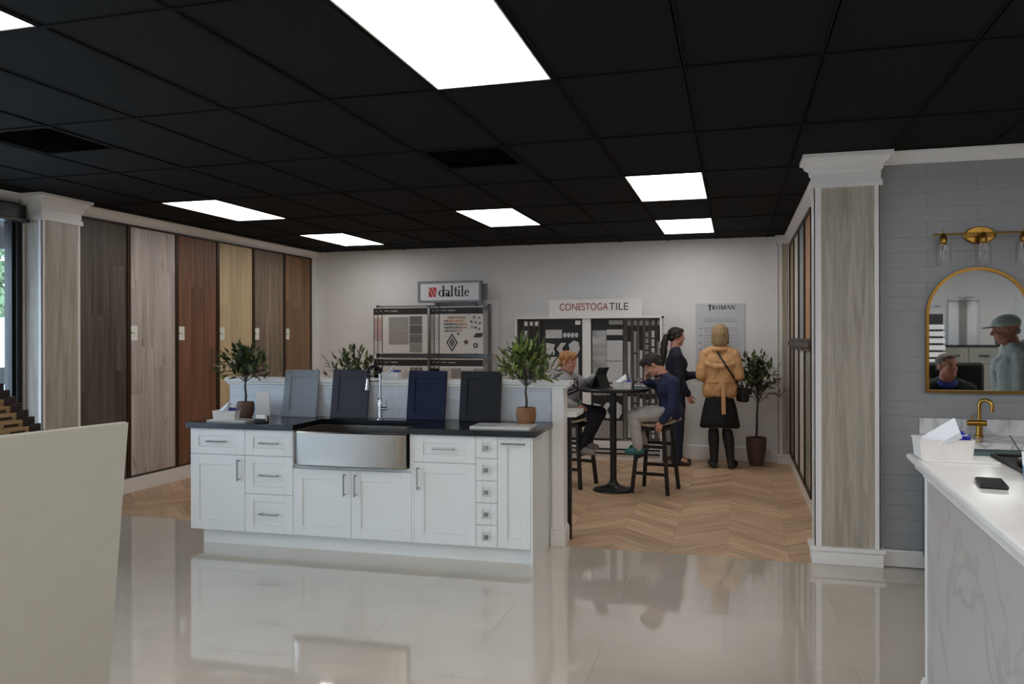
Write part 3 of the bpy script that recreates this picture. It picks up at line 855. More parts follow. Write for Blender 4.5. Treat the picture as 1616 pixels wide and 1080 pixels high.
# handout baskets
M['basket'] = plain('white plastic basket', (232, 228, 224), .4, var=.02)
def basket(label, loc, rz, s=1.0, seed=1):
    t = thing('handout_basket', label, 'basket', loc, rz, 'white handout baskets')
    m = MB(); w0, w1, d0, d1, h = .108, .116, .075, .082, .088
    n = 4
    def quad_ring(a, b, z): return [V((-a, -b, z)), V((a, -b, z)), V((a, b, z)), V((-a, b, z))]
    lv = [(w0, d0, 0), (w1, d1, h), (w1 - .003, d1 - .003, h), (w0 - .003, d0 - .003, .003)]
    vs = []
    for a, b_, z_ in lv: vs += [p * s for p in quad_ring(a, b_, z_)]
    fs = [(3, 2, 1, 0)]
    for k in range(3):
        for q in range(4): fs.append((k * 4 + q, k * 4 + (q + 1) % 4, k * 4 + 4 + (q + 1) % 4, k * 4 + 4 + q))
    fs.append((12, 13, 14, 15)); m.add(vs, fs)
    obj('tray', m, M['basket'], t)
    rimm = MB()
    for (a, b_) in (((-w1, -d1), (w1, -d1)), ((w1, -d1), (w1, d1)), ((w1, d1), (-w1, d1)), ((-w1, d1), (-w1, -d1))):
        rimm.bar(V((*a, h)) * s, V((*b_, h)) * s, .008 * s, .006 * s)
    obj('rim', rimm, M['basket'], t)
    ribs = MB()
    for q in range(9):
        x = (-.9 + 1.8 * q / 8)
        ribs.bar(V((x * w0, -d0 - .001, .008)) * s, V((x * w1, -d1 - .001, h - .006)) * s, .005 * s, .003 * s)
    obj('ribs', ribs, M['basket'], t)
    # leaning stack of folded white leaflets
    lf = MB()
    for q in range(6):
        T = Matrix.Translation(V((-.085 + q * .003, -.02, .035)) * s) @ Matrix.Rotation(.55, 4, 'X') @ Matrix.Rotation(-.62 - q * .025, 4, 'Y')
        lf.bx(0, .175 * s, -.035 * s, .075 * s, q * .004 * s, q * .004 * s + .003 * s, T)
    obj('leaflets', lf, M['paper'], t)
    bp_ = MB(); rr_ = random.Random(seed)
    spots_ = [(.045, -.045, .085), (.078, -.03, .09), (.06, -.01, .10), (.085, .01, .09), (.055, .03, .10)]
    for q, c_ in enumerate(spots_):
        T = Matrix.Translation(V(c_) * s) @ Matrix.Rotation(rr_.uniform(-.5, .5), 4, 'Y') @ Matrix.Rotation(rr_.uniform(-1, 1), 4, 'Z')
        bp_.bx(-.03 * s, .03 * s, -.022 * s, .022 * s, -.014 * s, .016 * s, T)
    pk = obj('sweet_packets', bp_, M['blue'], t, bevel=.005)
    wm = MB()
    for q, c_ in enumerate(spots_):
        T = Matrix.Translation((V(c_) + V((0, -.004, .0165))) * s) @ Matrix.Rotation(rr_.uniform(-1, 1), 4, 'Z')
        wm.bx(-.024 * s, .024 * s, -.006 * s, .006 * s, 0, .002 * s, T)
    obj('packet_print', wm, M['paper'], pk)
    return t
basket('white handout basket with leaflets on the island, by the olive topiary', il(.225, .13, CT1 + .014), IRZ + .25, .75, 2)
basket('white handout basket peeking over the half wall ledge behind the faucet', il(1.36, .70, 1.24), IRZ, .6, 3)
# ================================================================== wood flooring panels on the left wall
PAN = [('f1', (58, 50, 42), (104, 91, 79), 'dark brown-grey', 0, 'dark brown-grey plank flooring panel next to the stone pilaster'),
       ('f2', (160, 149, 141), (206, 195, 186), 'pale grey', .8, 'pale grey knotty plank flooring panel with a white card'),
       ('f3', (98, 64, 46), (142, 98, 72), 'red-brown', .25, 'red-brown plank flooring panel between the grey and the tan one'),
       ('f4', (190, 164, 126), (220, 196, 156), 'light tan', 0, 'light tan plank flooring panel, palest and most yellow on the wall'),
       ('f5', (94, 80, 68), (150, 130, 110), 'grey-brown', .5, 'grey-brown streaky plank flooring panel just past the tan one'),
       ('f6', (106, 80, 56), (154, 119, 86), 'mid brown', .1, 'mid brown plank flooring panel in the corner by the back wall')]
PITCH = .7245; PY0 = 6.005
for k, (nm, c0, c1, desc, kn, lab) in enumerate(PAN):
    wm = wood('floor plank ' + desc, c0, c1, 'z', .5, .13 if k != 1 else .1, 16, .8, kn, tuple(int(x * .55) for x in c0))
    y0 = PY0 + k * PITCH; y1 = y0 + PITCH
    t = thing('flooring_panel', lab, 'flooring panel', (XL + .001, (y0 + y1) / 2, .152), group='wood flooring panels on the window-side wall')
    zt = 2.575 - .0
    zt = 2.73 - .152
    h = PITCH / 2
    fr = MB(); fr.bx(0, .03, -h, -h + .018, 0, zt); fr.bx(0, .03, h - .018, h, 0, zt); fr.bx(0, .03, -h + .018, h - .018, zt - .02, zt); fr.bx(0, .03, -h + .018, h - .018, 0, .012)
    obj('frame', fr, M['bronze'], t, bevel=.002, seg=1)
    ed = MB(); ed.bx(.0, .033, -h + .018, -h + .024, .012, zt - .02)
    obj('edge_strip', ed, M['brass_edge'], t)
    rnd = random.Random(40 + k)
    nc = 4 if k in (1, 4) else 3
    a0, a1 = -h + .025, h - .019
    cw = (a1 - a0) / nc
    for c in range(nc):
        z = .013; cuts = []
        zz = rnd.uniform(.5, 1.4)
        while zz < zt - .4: cuts.append(zz); zz += rnd.uniform(1.0, 1.4)
        ends = [.013] + cuts + [zt - .021]
        for q in range(len(ends) - 1):
            hh_ = ends[q + 1] - ends[q]
            m = MB().bx(0, .016, -cw / 2 + .0005, cw / 2 - .0005, -hh_ / 2 + .0005, hh_ / 2 - .0005)
            obj('plank', m, wm, t, bevel=.0012, seg=1, loc=(.001, a0 + cw * (c + .5), (ends[q] + ends[q + 1]) / 2))
    if k > 0:
        cd = obj('info_card', MB().bx(.017, .0185, -.055, .055, -.075, .075), M['card'], t, loc=(0, -h + .08, 1.625 - .152))
        obj('card_print', MB().bx(.0186, .0192, -.045, -.015, -.008, .012).bx(.0186, .0192, -.005, .03, -.01, -.002), M['green'], cd)

# ================================================================== tile boards along the right alcove wall (two rows)
RB = [[((176, 150, 104), (200, 176, 130), 'warm tan stone'), ((205, 200, 190), (226, 222, 214), 'cream white'), ((126, 134, 132), (160, 168, 166), 'blue-grey'), ((172, 116, 66), (204, 148, 92), 'orange wood')],
      [((120, 104, 86), (150, 132, 112), 'grey-brown'), ((190, 184, 174), (214, 208, 198), 'pale cream'), ((206, 200, 186), (228, 222, 210), 'ivory'), ((120, 118, 96), (180, 180, 176), 'mottled green-grey')]]
for row, (z0, z1) in enumerate(((1.525, 2.715), (.135, 1.465))):
    for k in range(4):
        c0, c1, desc = RB[row][k]
        if (row, k) == (1, 3): wm = marble('mottled green stone', (176, 176, 172), (122, 124, 44), 5.0, .25, 1.0, .16)
        else: wm = wood('tile board ' + desc, c0, c1, 'z', .4, .05, 12, 2.0)
        y1 = 10.36 - k * PITCH; y0 = y1 - PITCH
        t = thing('tile_board', '%s tile board, %s row on the alcove wall opposite the wood panels' % (desc, 'upper' if row == 0 else 'lower'), 'tile board', (XR - .001, (y0 + y1) / 2, z0), group='framed tile boards on the alcove wall')
        h = PITCH / 2; H_ = z1 - z0
        fr = MB(); fr.bx(-.03, 0, -h + .001, -h + .022, 0, H_); fr.bx(-.03, 0, h - .022, h - .001, 0, H_); fr.bx(-.034, 0, -h + .022, h - .022, H_ - .03, H_); fr.bx(-.034, 0, -h + .022, h - .022, 0, .03)
        obj('frame', fr, M['bronze'], t, bevel=.002, seg=1)
        nt_ = 2 if row == 0 else 2
        for q in range(nt_):
            hq = (H_ - .06) / nt_
            obj('tile_sheet', MB().bx(-.014, -.001, -h + .023, h - .023, .03 + q * hq + .001, .03 + (q + 1) * hq - .001), wm, t)
rl = MB().bx(XR - .045, XR - .001, 10.36 - 4 * PITCH, 10.36, 1.468, 1.522)
struct('trim_display_rail', rl, M['bronze'], bevel=.004)

# ================================================================== lettering helpers
def text_mesh(body, size, bold=0.0, shear=0.0):
    cu = bpy.data.curves.new('txt', 'FONT'); cu.body = body; cu.size = size; cu.align_x = 'CENTER'; cu.align_y = 'CENTER'
    cu.extrude = .0008; cu.offset = bold; cu.shear = shear
    o = bpy.data.objects.new('txt', cu); WORK.collection.objects.link(o)
    dg = work_graph(); me = bpy.data.meshes.new_from_object(o.evaluated_get(dg))
    bpy.data.objects.remove(o); bpy.data.curves.remove(cu)
    return me
def lettering(parent, name, body, width, height, loc, mat, bold=0.0):
    """flat letters facing -y, fitted to width x height"""
    me = text_mesh(body, 1.0, bold)
    xs = [v.co.x for v in me.vertices]; ys = [v.co.y for v in me.vertices]
    sx = width / (max(xs) - min(xs)); sy = height / (max(ys) - min(ys)); cx = (max(xs) + min(xs)) / 2; cy = (max(ys) + min(ys)) / 2
    for v in me.vertices: v.co = V(((v.co.x - cx) * sx, -v.co.z if abs(v.co.z) > 0 else 0, (v.co.y - cy) * sy))
    o = link(name, me, parent, mat); o.location = loc
    return o

def stroke_letters(mb, word, h, thick, thin, serif, T):
    """high-contrast roman letters from strokes; T(x,z)->Vector; returns width"""
    x = 0
    d = V((0, -.0015, 0))
    def rect(x0, x1, z0, z1): mb.prism([(x0, z0), (x1, z0), (x1, z1), (x0, z1)], T, d)
    def para(xa, za, xb, zb, w): mb.prism([(xa - w / 2, za), (xa + w / 2, za), (xb + w / 2, zb), (xb - w / 2, zb)], T, d)
    def ring(cx, cz, rx, rz, tx, tz, a0=0, a1=2 * PI, n=28):
        for i in range(n):
            p, q = a0 + (a1 - a0) * i / n, a0 + (a1 - a0) * (i + 1) / n
            o0 = (cx + rx * math.cos(p), cz + rz * math.sin(p)); o1 = (cx + rx * math.cos(q), cz + rz * math.sin(q))
            i0 = (cx + (rx - tx) * math.cos(p), cz + (rz - tz) * math.sin(p)); i1 = (cx + (rx - tx) * math.cos(q), cz + (rz - tz) * math.sin(q))
            mb.prism([o0, o1, i1, i0], T, d)
    def sf(cx, z, w): rect(cx - w / 2, cx + w / 2, z, z + thin)
    xh = h * .62
    for ch in word:
        if ch == 'd':
            ring(x + .3 * h, xh / 2, .3 * h, xh / 2, thick, thin); rect(x + .6 * h - thick * .9, x + .6 * h + .1 * thick, 0, h); rect(x + .6 * h - thick * 1.6, x + .6 * h, h - thin, h); rect(x + .6 * h, x + .6 * h + thick * .8, 0, thin); x += .72 * h
        elif ch == 'a':
            ring(x + .22 * h, xh * .28, .2 * h, xh * .28, thick, thin); rect(x + .38 * h - thick * .5, x + .38 * h + thick * .5, 0, xh * .75); ring(x + .2 * h, xh * .72, .2 * h + thick * .4, xh * .28, thick * .9, thin, 0, PI * .9); rect(x + .38 * h, x + .38 * h + thick * 1.2, 0, thin); x += .56 * h
        elif ch == 'l':
            rect(x + .06 * h, x + .06 * h + thick, 0, h); rect(x, x + .06 * h + thick, h - thin, h); sf(x + .06 * h + thick / 2, 0, thick * 2.4); x += .06 * h + thick + .12 * h
        elif ch == 't':
            rect(x + .1 * h, x + .1 * h + thick, .06 * h, h * .86); rect(x, x + .36 * h, xh - thin, xh); ring(x + .1 * h + thick + .1 * h, .1 * h, .12 * h, .1 * h, thin * 1.6, thin * 1.6, PI, 2 * PI); x += .40 * h
        elif ch == 'i':
            rect(x + .06 * h, x + .06 * h + thick, 0, xh); rect(x, x + .06 * h + thick, xh - thin, xh); sf(x + .06 * h + thick / 2, 0, thick * 2.4); ring(x + .06 * h + thick / 2, h * .86, thick * .62, thick * .62, thick * .6, thick * .6); x += .06 * h + thick + .12 * h
        elif ch == 'e':
            ring(x + .26 * h, xh / 2, .26 * h, xh / 2, thick, thin, PI * .02, PI * 1.8); rect(x + .06 * h, x + .5 * h, xh * .5, xh * .5 + thin); x += .58 * h
        elif ch == 'R':
            rect(x + .08 * h, x + .08 * h + thick, 0, h); sf(x + .08 * h + thick / 2, 0, thick * 2.6); rect(x, x + .1 * h, h - thin, h)
            ring(x + .28 * h, h * .75, .26 * h, h * .25, thick, thin, -PI / 2, PI / 2); rect(x + .1 * h, x + .3 * h, h - thin, h); rect(x + .1 * h, x + .3 * h, h * .5, h * .5 + thin)
            para(x + .62 * h, 0, x + .34 * h, h * .5, thick); x += .78 * h
        elif ch == 'O':
            ring(x + .4 * h, h / 2, .4 * h, h / 2, thick, thin); x += .92 * h
        elif ch == 'M':
            rect(x + .06 * h, x + .06 * h + thin * 1.5, 0, h); sf(x + .08 * h, 0, thick * 2); para(x + .45 * h, 0, x + .10 * h, h, thick); para(x + .45 * h, 0, x + .80 * h, h, thin * 1.5)
            rect(x + .8 * h - thick * .5, x + .8 * h + thick * .5, 0, h); sf(x + .8 * h, 0, thick * 2.4); sf(x + .04 * h, h - thin, thick * 2); sf(x + .82 * h, h - thin, thick * 2); x += 1.02 * h
        elif ch == 'A':
            para(x + .04 * h, 0, x + .36 * h, h, thin * 1.5); para(x + .72 * h, 0, x + .38 * h, h, thick); rect(x + .16 * h, x + .58 * h, h * .33, h * .33 + thin); sf(x + .05 * h, 0, thick * 2); sf(x + .72 * h, 0, thick * 2.2); x += .86 * h
        elif ch == 'N':
            rect(x + .08 * h, x + .08 * h + thin * 1.5, 0, h); sf(x + .09 * h, 0, thick * 2); para(x + .66 * h, 0, x + .1 * h, h, thick); rect(x + .66 * h, x + .66 * h + thin * 1.5, 0, h); sf(x + .66 * h, h - thin, thick * 2.2); sf(x + .06 * h, h - thin, thick * 2.0); x += .82 * h
    return x

# ================================================================== tile brand rack with sign box (daltile)
rk = thing('tile_board_rack', 'rack of hanging tile sample boards under the framed sign box, mostly behind the half wall', 'display rack', (-4.02, 10.30, 0))
fr = MB()
for x in (-.86, .80): fr.bx(x - .02, x + .02, .02, .06, 0, 2.03)
fr.bx(-.86, .80, .02, .06, 1.985, 2.02); fr.bx(-.86, .80, .02, .06, 1.30, 1.34); fr.bx(-.86, .80, .02, .06, .55, .60)
for x in (-.86, .80): fr.bx(x - .03, x + .03, -.25, .10, 0, .04)
obj('frame', fr, plain('grey rack metal', (130, 130, 132), .4, .6), rk)
M['board'] = plain('board white print', (212, 209, 205), .55, var=.02)
M['bhead'] = plain('board header print', (34, 30, 29), .5, var=.5, scale=9)
M['hdtxt'] = plain('header small print', (170, 165, 160), .5)
def rack_board(x0, x1, y, z0, z1, front):
    b_ = thing('sample_board', '', '', (x0, y, z0)); b_.parent = rk
    for key in ('label', 'category'): del b_[key]
    b_.location = (x0, y, z0)
    w, h = x1 - x0, z1 - z0
    obj('panel', MB().bx(0, w, 0, .012, 0, h), M['board'], b_)
    obj('edge_strip', MB().bx(-.004, .006, -.003, .014, 0, h), M['ink'], b_)  # dark strip stands in for the shadow at the board's edge
    obj('header', MB().bx(.0, w, -.001, 0, h - .10, h - .012), M['bhead'], b_)
    obj('header_print', MB().bx(.03, min(.11, w * .3), -.002, -.001, h - .055, h - .045).bx(.03 + .1, .03 + .1 + min(.1, w * .2), -.002, -.001, h - .06, h - .045), M['hdtxt'], b_)
    return b_, w, h
sw = {}
def sample(parent, x0, x1, z0, z1, c, name='tile_sample', var=.08):
    key = tuple(c)
    if key not in sw: sw[key] = plain('tile sample %d %d %d' % key, c, .3, var=var, scale=25)
    return obj(name, MB().bx(x0, x1, -.006, 0, z0, z1), sw[key], parent)
cols = [(-.86, -.026, 0), (-.02, .77, 1)]
for (xa, xb, ci) in cols:
    for row, (z0, z1) in enumerate(((1.355, 1.99), (.66, 1.285))):
        for k in range(3):
            # boards hang one behind the other, each stepped sideways
            bx0 = xa + .082 * k if k < 2 else xa + .165
            bd, w, h = rack_board(bx0, bx0 + (xb - xa - .165), -.10 - .035 * k + .01 * (k == 0), z0, z1, k == 2)
            if k < 2:
                c = (186, 160, 155) if ci == 0 else (190, 186, 182)
                sample(bd, .008, .07, .18, h - .14, c)
                if row == 1: sample(bd, .006, .075, .02, h - .12, (120, 124, 126) if ci == 0 else (134, 126, 116))
            elif ci == 0 and row == 0:
                sample(bd, .10, .39, .33, .50, (150, 148, 143)); sample(bd, .10, .39, .13, .32, (158, 148, 142))
                for q in range(4): sample(bd, .41, .59, .02 + q * .125, .135 + q * .125, [(140, 136, 132), (112, 106, 101), (96, 92, 90), (106, 103, 100)][q])
            elif ci == 1 and row == 0:
                rr_ = random.Random(9)
                chips = [(172, 122, 96), (60, 58, 58), (92, 96, 100), (178, 150, 122), (140, 110, 92), (66, 72, 76), (196, 120, 70), (120, 124, 118)]
                for r_ in range(5):
                    n_ = [8, 9, 10, 10, 8][r_]
                    for q in range(n_):
                        x = .07 + q * .033 + (.05 if r_ == 0 else 0); z = .475 - r_ * .045
                        c = chips[rr_.choice([0, 3, 4, 6])] if q > n_ * .55 or r_ < 2 else chips[rr_.choice([1, 2, 5, 7])]
                        sample(bd, x, x + .022, z, z + .026, c, 'colour_chip')
                for q, (x, z) in enumerate(((.50, .49), (.57, .48), (.46, .43), (.52, .42), (.58, .41), (.47, .36), (.52, .35), (.57, .33))):
                    sample(bd, x - .014, x + .014, z - .013, z + .013, [(70, 68, 86), (130, 128, 132), (40, 40, 44), (60, 90, 120)][q % 4], 'mosaic_chip')
                def shape(pts, mat, nm):
                    m_ = MB().prism(pts, lambda a, b: V((a, -.006, b)), V((0, .006, 0))); return obj(nm, m_, mat, bd)
                def dia(cx, cz, rx, rz, w_):
                    o_ = [(cx + rx, cz), (cx, cz + rz), (cx - rx, cz), (cx, cz - rz)]; i_ = [(cx + rx - w_, cz), (cx, cz + rz - w_ * 1.5), (cx - rx + w_, cz), (cx, cz - rz + w_ * 1.5)]
                    m_ = MB()
                    for q in range(4): m_.prism([o_[q], o_[(q + 1) % 4], i_[(q + 1) % 4], i_[q]], lambda a, b: V((a, -.006, b)), V((0, .006, 0)))
                    return m_
                obj('diamond_mosaic', dia(.185, .15, .08, .125, .018), M['ink'], bd)
                obj('diamond_mosaic', dia(.185, .15, .04, .06, .016), M['ink'], bd)
                shape([(.185 + .014, .15), (.185, .17), (.171, .15), (.185, .13)], M['ink'], 'diamond_chip')
                hexa = lambda cx, cz, r_: [(cx + r_ * math.cos(PI / 3 * q), cz + r_ * math.sin(PI / 3 * q)) for q in range(6)]
                shape(hexa(.275, .265, .016), M['ink'], 'hexagon_tile'); shape(hexa(.385, .155, .032), sw.setdefault((92, 66, 62), plain('brown hexagon', (92, 66, 62), .4)), 'hexagon_tile')
                shape(hexa(.52, .11, .036), M['ink'], 'hexagon_tile'); 
                hx_ = MB().prism(hexa(.52, .11, .016), lambda a, b: V((a, -.008, b)), V((0, .002, 0))); obj('hexagon_centre', hx_, M['board'], bd)
                shape([(.49, .22), (.60, .22), (.635, .275), (.525, .275)], M['ink'], 'rhombus_tile')
            elif ci == 0:
                for q in range(4):
                    x = .07 + q * .085
                    pts = [(x, .02), (x + .06, .02), (x + .06, h - .20), (x + .03, h - .14), (x, h - .20)]
                    m_ = MB().prism(pts, lambda a, b: V((a, -.006, b)), V((0, .006, 0)))
                    obj('picket_tile', m_, sw.setdefault(('pk', q % 2), plain('picket tile %d' % (q % 2), [(150, 143, 137), (190, 184, 178)][q % 2], .3)), bd)
                for q in range(5): sample(bd, .42 + q * .036, .45 + q * .036, .02, h - .12, [(110, 103, 97), (150, 144, 138)][q % 2])
            else:
                for q in range(4): sample(bd, .02 + q * .155, .16 + q * .155, h - .28, h - .13, [(186, 181, 175), (134, 130, 126), (190, 186, 180), (140, 136, 130)][q])
                for q in range(4): sample(bd, .02 + q * .155, .16 + q * .155, h - .45, h - .30, [(150, 146, 142), (190, 186, 180), (134, 130, 126), (170, 165, 160)][q])
t = thing('white_display_board', 'plain white boards standing behind the tile rack, showing at its side', 'display board', (-3.4, 10.44, 0))
obj('upper_board', MB().bx(-.62, .27, 0, .02, 1.34, 2.09), M['paper'], t); obj('lower_board', MB().bx(-.58, .25, .005, .025, 0, 1.33), M['board'], t)

sg = thing('brand_sign_box', 'grey framed sign box with a red square logo above the tile rack', 'sign', (-3.74, 10.15, 2.05))
M['signframe'] = plain('sign frame grey', (122, 126, 130), .4, .4, var=.03)
f = MB(); f.bx(-.455, .455, 0, .09, .0, .028); f.bx(-.455, .455, 0, .09, .262, .29); f.bx(-.455, -.425, 0, .09, .028, .262); f.bx(.425, .455, 0, .09, .028, .262); f.bx(-.44, .50, .09, .16, .04, .25)
obj('frame', f, M['signframe'], sg)
M['signface'] = plain('sign face white', (226, 229, 236), .4, var=.01)
face = obj('sign_face', MB().bx(-.425, .425, .01, .09, .028, .262), M['signface'], sg)
lm = MB(); S0 = -.255
w = stroke_letters(lm, 'daltile', .155, .026, .009, 0, lambda a, b: V((a, 0, b)))
sc = .45 / w
me = lm.mesh('lettering')
for v in me.vertices: v.co = V((-.155 + v.co.x * sc, .009 + v.co.y, .078 + v.co.z * .95))
link('lettering', me, sg, M['ink'])
lg_ = MB()
for pts in ([(-.29, .075), (-.23, .075), (-.23, .085), (-.262, .205), (-.29, .205)],):
    pass
P3 = lambda a, b: V((a, .0095, b))
lg_.prism([(-.295, .205), (-.258, .205), (-.185, .075), (-.222, .075)], P3, V((0, -.002, 0)))
lg_.prism([(-.245, .205), (-.185, .205), (-.185, .098)], P3, V((0, -.002, 0)))
lg_.prism([(-.295, .182), (-.235, .075), (-.295, .075)], P3, V((0, -.002, 0)))
obj('logo', lg_, M['red'], sg)
pp = MB(); pp.bx(.30, .34, .10, .14, -.72, .05); pp.bx(-.25, -.21, .10, .14, -.72, .05)
obj('support_post', pp, M['signframe'], sg)

# ================================================================== CONESTOGATILE display
cd_ = thing('tile_display_case', 'white display case with black boards of tile samples behind the bar table', 'display case', (-1.85, 10.14, 0))
W0, W1 = -.96, .95
c = MB(); c.bx(W0, W1, .34, .36, 0, 1.84); c.bx(W0, W0 + .02, 0, .34, 0, 1.84); c.bx(W1 - .02, W1, 0, .34, 0, 1.84); c.bx(W0, W1, -.01, .34, 1.815, 1.84); c.bx(W0 + .02, W1 - .02, .04, .34, 0, .24); c.bx(-.065, .045, .03, .34, .24, 1.815)
obj('case', c, M['trim'], cd_)
sh = MB().bx(W0 + .02, W1 - .02, .06, .34, .945, .965); obj('shelf', sh, M['trim'], cd_)
hd_ = obj('header', MB().bx(-.50, .70, .0, .03, 1.84, 2.06), M['trim'], cd_)
a = lettering(hd_, 'lettering', 'CONESTOGA', .635, .092, (-.04, -.002, 1.965), M['crimson'])
b = lettering(hd_, 'lettering', 'TILE', .245, .092, (.41, -.002, 1.965), M['ink'])
bl = MB()
for q in range(2): bl.bx(W0 + .02, W1 - .02, .0, .018, .075 + .055 * q, .095 + .055 * q)
obj('base_rail', bl, M['black'], cd_)
M['bblack'] = plain('black sample board', (17, 16, 17), .5, var=.2)
M['bbrown'] = plain('brown board edge', (92, 78, 66), .55, var=.15)
M['tw1'] = plain('white mosaic', (196, 194, 192), .3, var=.1, scale=60)
M['tw2'] = plain('greyish tile', (150, 146, 142), .3, var=.1, scale=20)
mg = marble('grey veined slab', (196, 194, 192), (70, 72, 78), 1.6, .2, 1.0, .12)
for row, (z0, z1) in enumerate(((.985, 1.80), (.26, .935))):
    H_ = z1 - z0
    # fixed boards beside the white column
    bL = obj('sample_board', MB().bx(-.565, -.08, .05, .07, z0, z1), M['bblack'], cd_)
    bR = obj('sample_board', MB().bx(.06, .46, .05, .07, z0, z1), M['bblack'], cd_)
    def pc(par, nm, pts, mat): return obj(nm, MB().prism(pts, lambda a_, b_: V((a_, .042, b_)), V((0, .008, 0))), mat, par)
    if row == 0:
        for q in range(4): pc(bL, 'mosaic_sheet', [(-.555 + .055 * q, 1.56), (-.503 + .055 * q, 1.56), (-.503 + .055 * q, 1.67), (-.555 + .055 * q, 1.67)], M['tw1'])
        for q in range(4):
            cx = -.30 + .052 * q
            pc(bL, 'hexagon_tile', [(cx + .026 * math.cos(PI / 3 * k), 1.60 + .036 * math.sin(PI / 3 * k)) for k in range(6)], M['tw1'])
        pc(bL, 'mosaic_sheet', [(-.55, 1.34), (-.44, 1.34), (-.43, 1.38), (-.45, 1.42), (-.43, 1.48), (-.55, 1.50)], M['tw1'])
        pc(bL, 'chevron_tile', [(-.41, 1.42), (-.35, 1.50), (-.28, 1.50), (-.34, 1.42), (-.28, 1.34), (-.35, 1.34)], M['tw1'])
        pc(bL, 'leaf_mosaic', [(-.26, 1.37), (-.22, 1.33), (-.13, 1.35), (-.10, 1.42), (-.12, 1.51), (-.18, 1.53), (-.25, 1.48), (-.235, 1.42)], M['tw1'])
        pc(bL, 'large_tile', [(-.56, z0 + .01), (-.12, z0 + .01), (-.12, 1.315), (-.56, 1.315)], M['tw1'])
        pc(bL, 'label', [(-.16, 1.735), (-.09, 1.735), (-.09, 1.79), (-.16, 1.79)], M['card'])
        pc(bR, 'marble_slab', [(.065, z0 + .01), (.245, z0 + .01), (.245, 1.66), (.065, 1.66)], mg)
        pc(bR, 'mosaic_sheet', [(.25, 1.60), (.455, 1.60), (.455, 1.67), (.25, 1.67)], M['tw1'])
        pc(bR, 'stone_tile', [(.25, 1.27), (.455, 1.27), (.455, 1.53), (.25, 1.53)], M['tw1'])
        pc(bR, 'stone_tile', [(.25, z0 + .01), (.455, z0 + .01), (.455, 1.262), (.25, 1.262)], M['tw1'])
        pc(bR, 'label', [(.28, 1.735), (.455, 1.735), (.455, 1.79), (.28, 1.79)], M['tw2'])
    else:
        pc(bL, 'large_tile', [(-.56, z0 + .01), (-.12, z0 + .01), (-.12, z1 - .3), (-.56, z1 - .3)], M['tw2'])
        for q in range(2): pc(bR, 'mosaic_strip', [(.07 + .2 * q, z1 - .11), (.255 + .2 * q, z1 - .11), (.255 + .2 * q, z1 - .03), (.07 + .2 * q, z1 - .03)], M['tw2'])
        pc(bR, 'mosaic_sheet', [(.07, .56), (.16, .56), (.17, .70), (.08, .72)], M['tw1'])
        pc(bR, 'chevron_tile', [(.18, .63), (.24, .73), (.31, .73), (.25, .63), (.31, .53), (.24, .53)], M['tw1'])
        pc(bR, 'leaf_mosaic', [(.33, .55), (.40, .53), (.445, .60), (.44, .70), (.38, .74), (.32, .68)], M['tw1'])
        pc(bR, 'large_tile', [(.065, z0 + .01), (.455, z0 + .01), (.455, .50), (.065, .50)], M['tw2'])
    # turned boards in slots, showing narrow slices of their faces
    rr_ = random.Random(3 + row)
    for side in (0, 1):
        n_ = 5 if side == 0 else 6
        for q in range(n_):
            x = (-.925 + q * .072) if side == 0 else (.515 + q * .075)
            bb = obj('slot_board', MB().bx(0, .055, 0, .012, z0, z1), M['bbrown'] if (q % 2 or side) else M['bblack'], cd_, loc=(x, .05, 0)); bb.rotation_euler = (0, 0, math.radians(24 if side == 0 else -24))
            ed = obj('board_edge', MB().bx(-.006, .0, -.004, .016, z0, z1), M['bbrown'], bb)
            obj('black_face', MB().bx(.006, .052, -.004, 0, z0 + .02, z1 - .09), M['bblack'], bb)
            if side == 0:
                if q == 1: obj('tile_strip', MB().bx(.008, .05, -.008, -.004, z0 + .05, z1 - .14), M['tw1'], bb)
                if q == 3: obj('tile_strip', MB().bx(.02, .04, -.008, -.004, z0 + .1, z0 + .4), M['tw2'], bb)
            else:
                zz = z0 + .03
                top_ = [z0 + .55, z0 + .66, z0 + .42, z0 + .7, z0 + .68, z0 + .58][q] if row == 0 else z1 - .12
                while zz < top_ - .05:
                    hh_ = [.5, .34, .4, .06, .09, .5][q] * (1 if row == 0 else .6)
                    e_ = min(zz + hh_, top_)
                    obj('tile_strip', MB().bx(.01, .05, -.008, -.004, zz, e_), [M['tw2'], M['tw1']][q % 2 ^ 1], bb); zz = e_ + .02
            obj('label', MB().bx(.008, .05, -.006, -.003, z1 - .075, z1 - .02), M['tw2'] if side else M['card'], bb) if (side or q in (1, 2, 3)) else None

# ================================================================== poster headed ROMAN
ps = thing('wall_poster', 'pale grey text poster on the back wall behind the tan jacket', 'poster', (-.195, YB - .012, 1.02))
M['poster'] = plain('pale grey poster print', (206, 206, 210), .5, var=.02)
obj('sheet', MB().bx(-.305, .305, 0, .011, 0, .98), M['poster'], ps)
lm = MB(); w = stroke_letters(lm, 'ROMAN', .1, .02, .007, 0, lambda a, b: V((a, 0, b)))
me = lm.mesh('heading'); sc = .285 / w
for v in me.vertices: v.co = V((-.10 + v.co.x * sc, v.co.y, .905 + v.co.z * .52))
link('heading', me, ps, M['ink'])
col_ = MB(); col_.bx(-.135, -.118, -.0015, 0, .885, .955); col_.bx(-.145, -.108, -.0015, 0, .945, .96); col_.bx(-.142, -.111, -.0015, 0, .955, .965)
obj('column_mark', col_, M['ink'], ps)
M['faint'] = plain('faint grey print', (166, 166, 171), .6, var=.1)
tx = MB(); rr_ = random.Random(2)
def line(x0, x1, z, h_=.009):
    x = x0
    while x < x1:
        w_ = rr_.uniform(.012, .035); tx.bx(x, min(x + w_, x1), -.001, 0, z, z + h_); x += w_ + .006
for z in (.79, .765): line(-.19, .19, z)
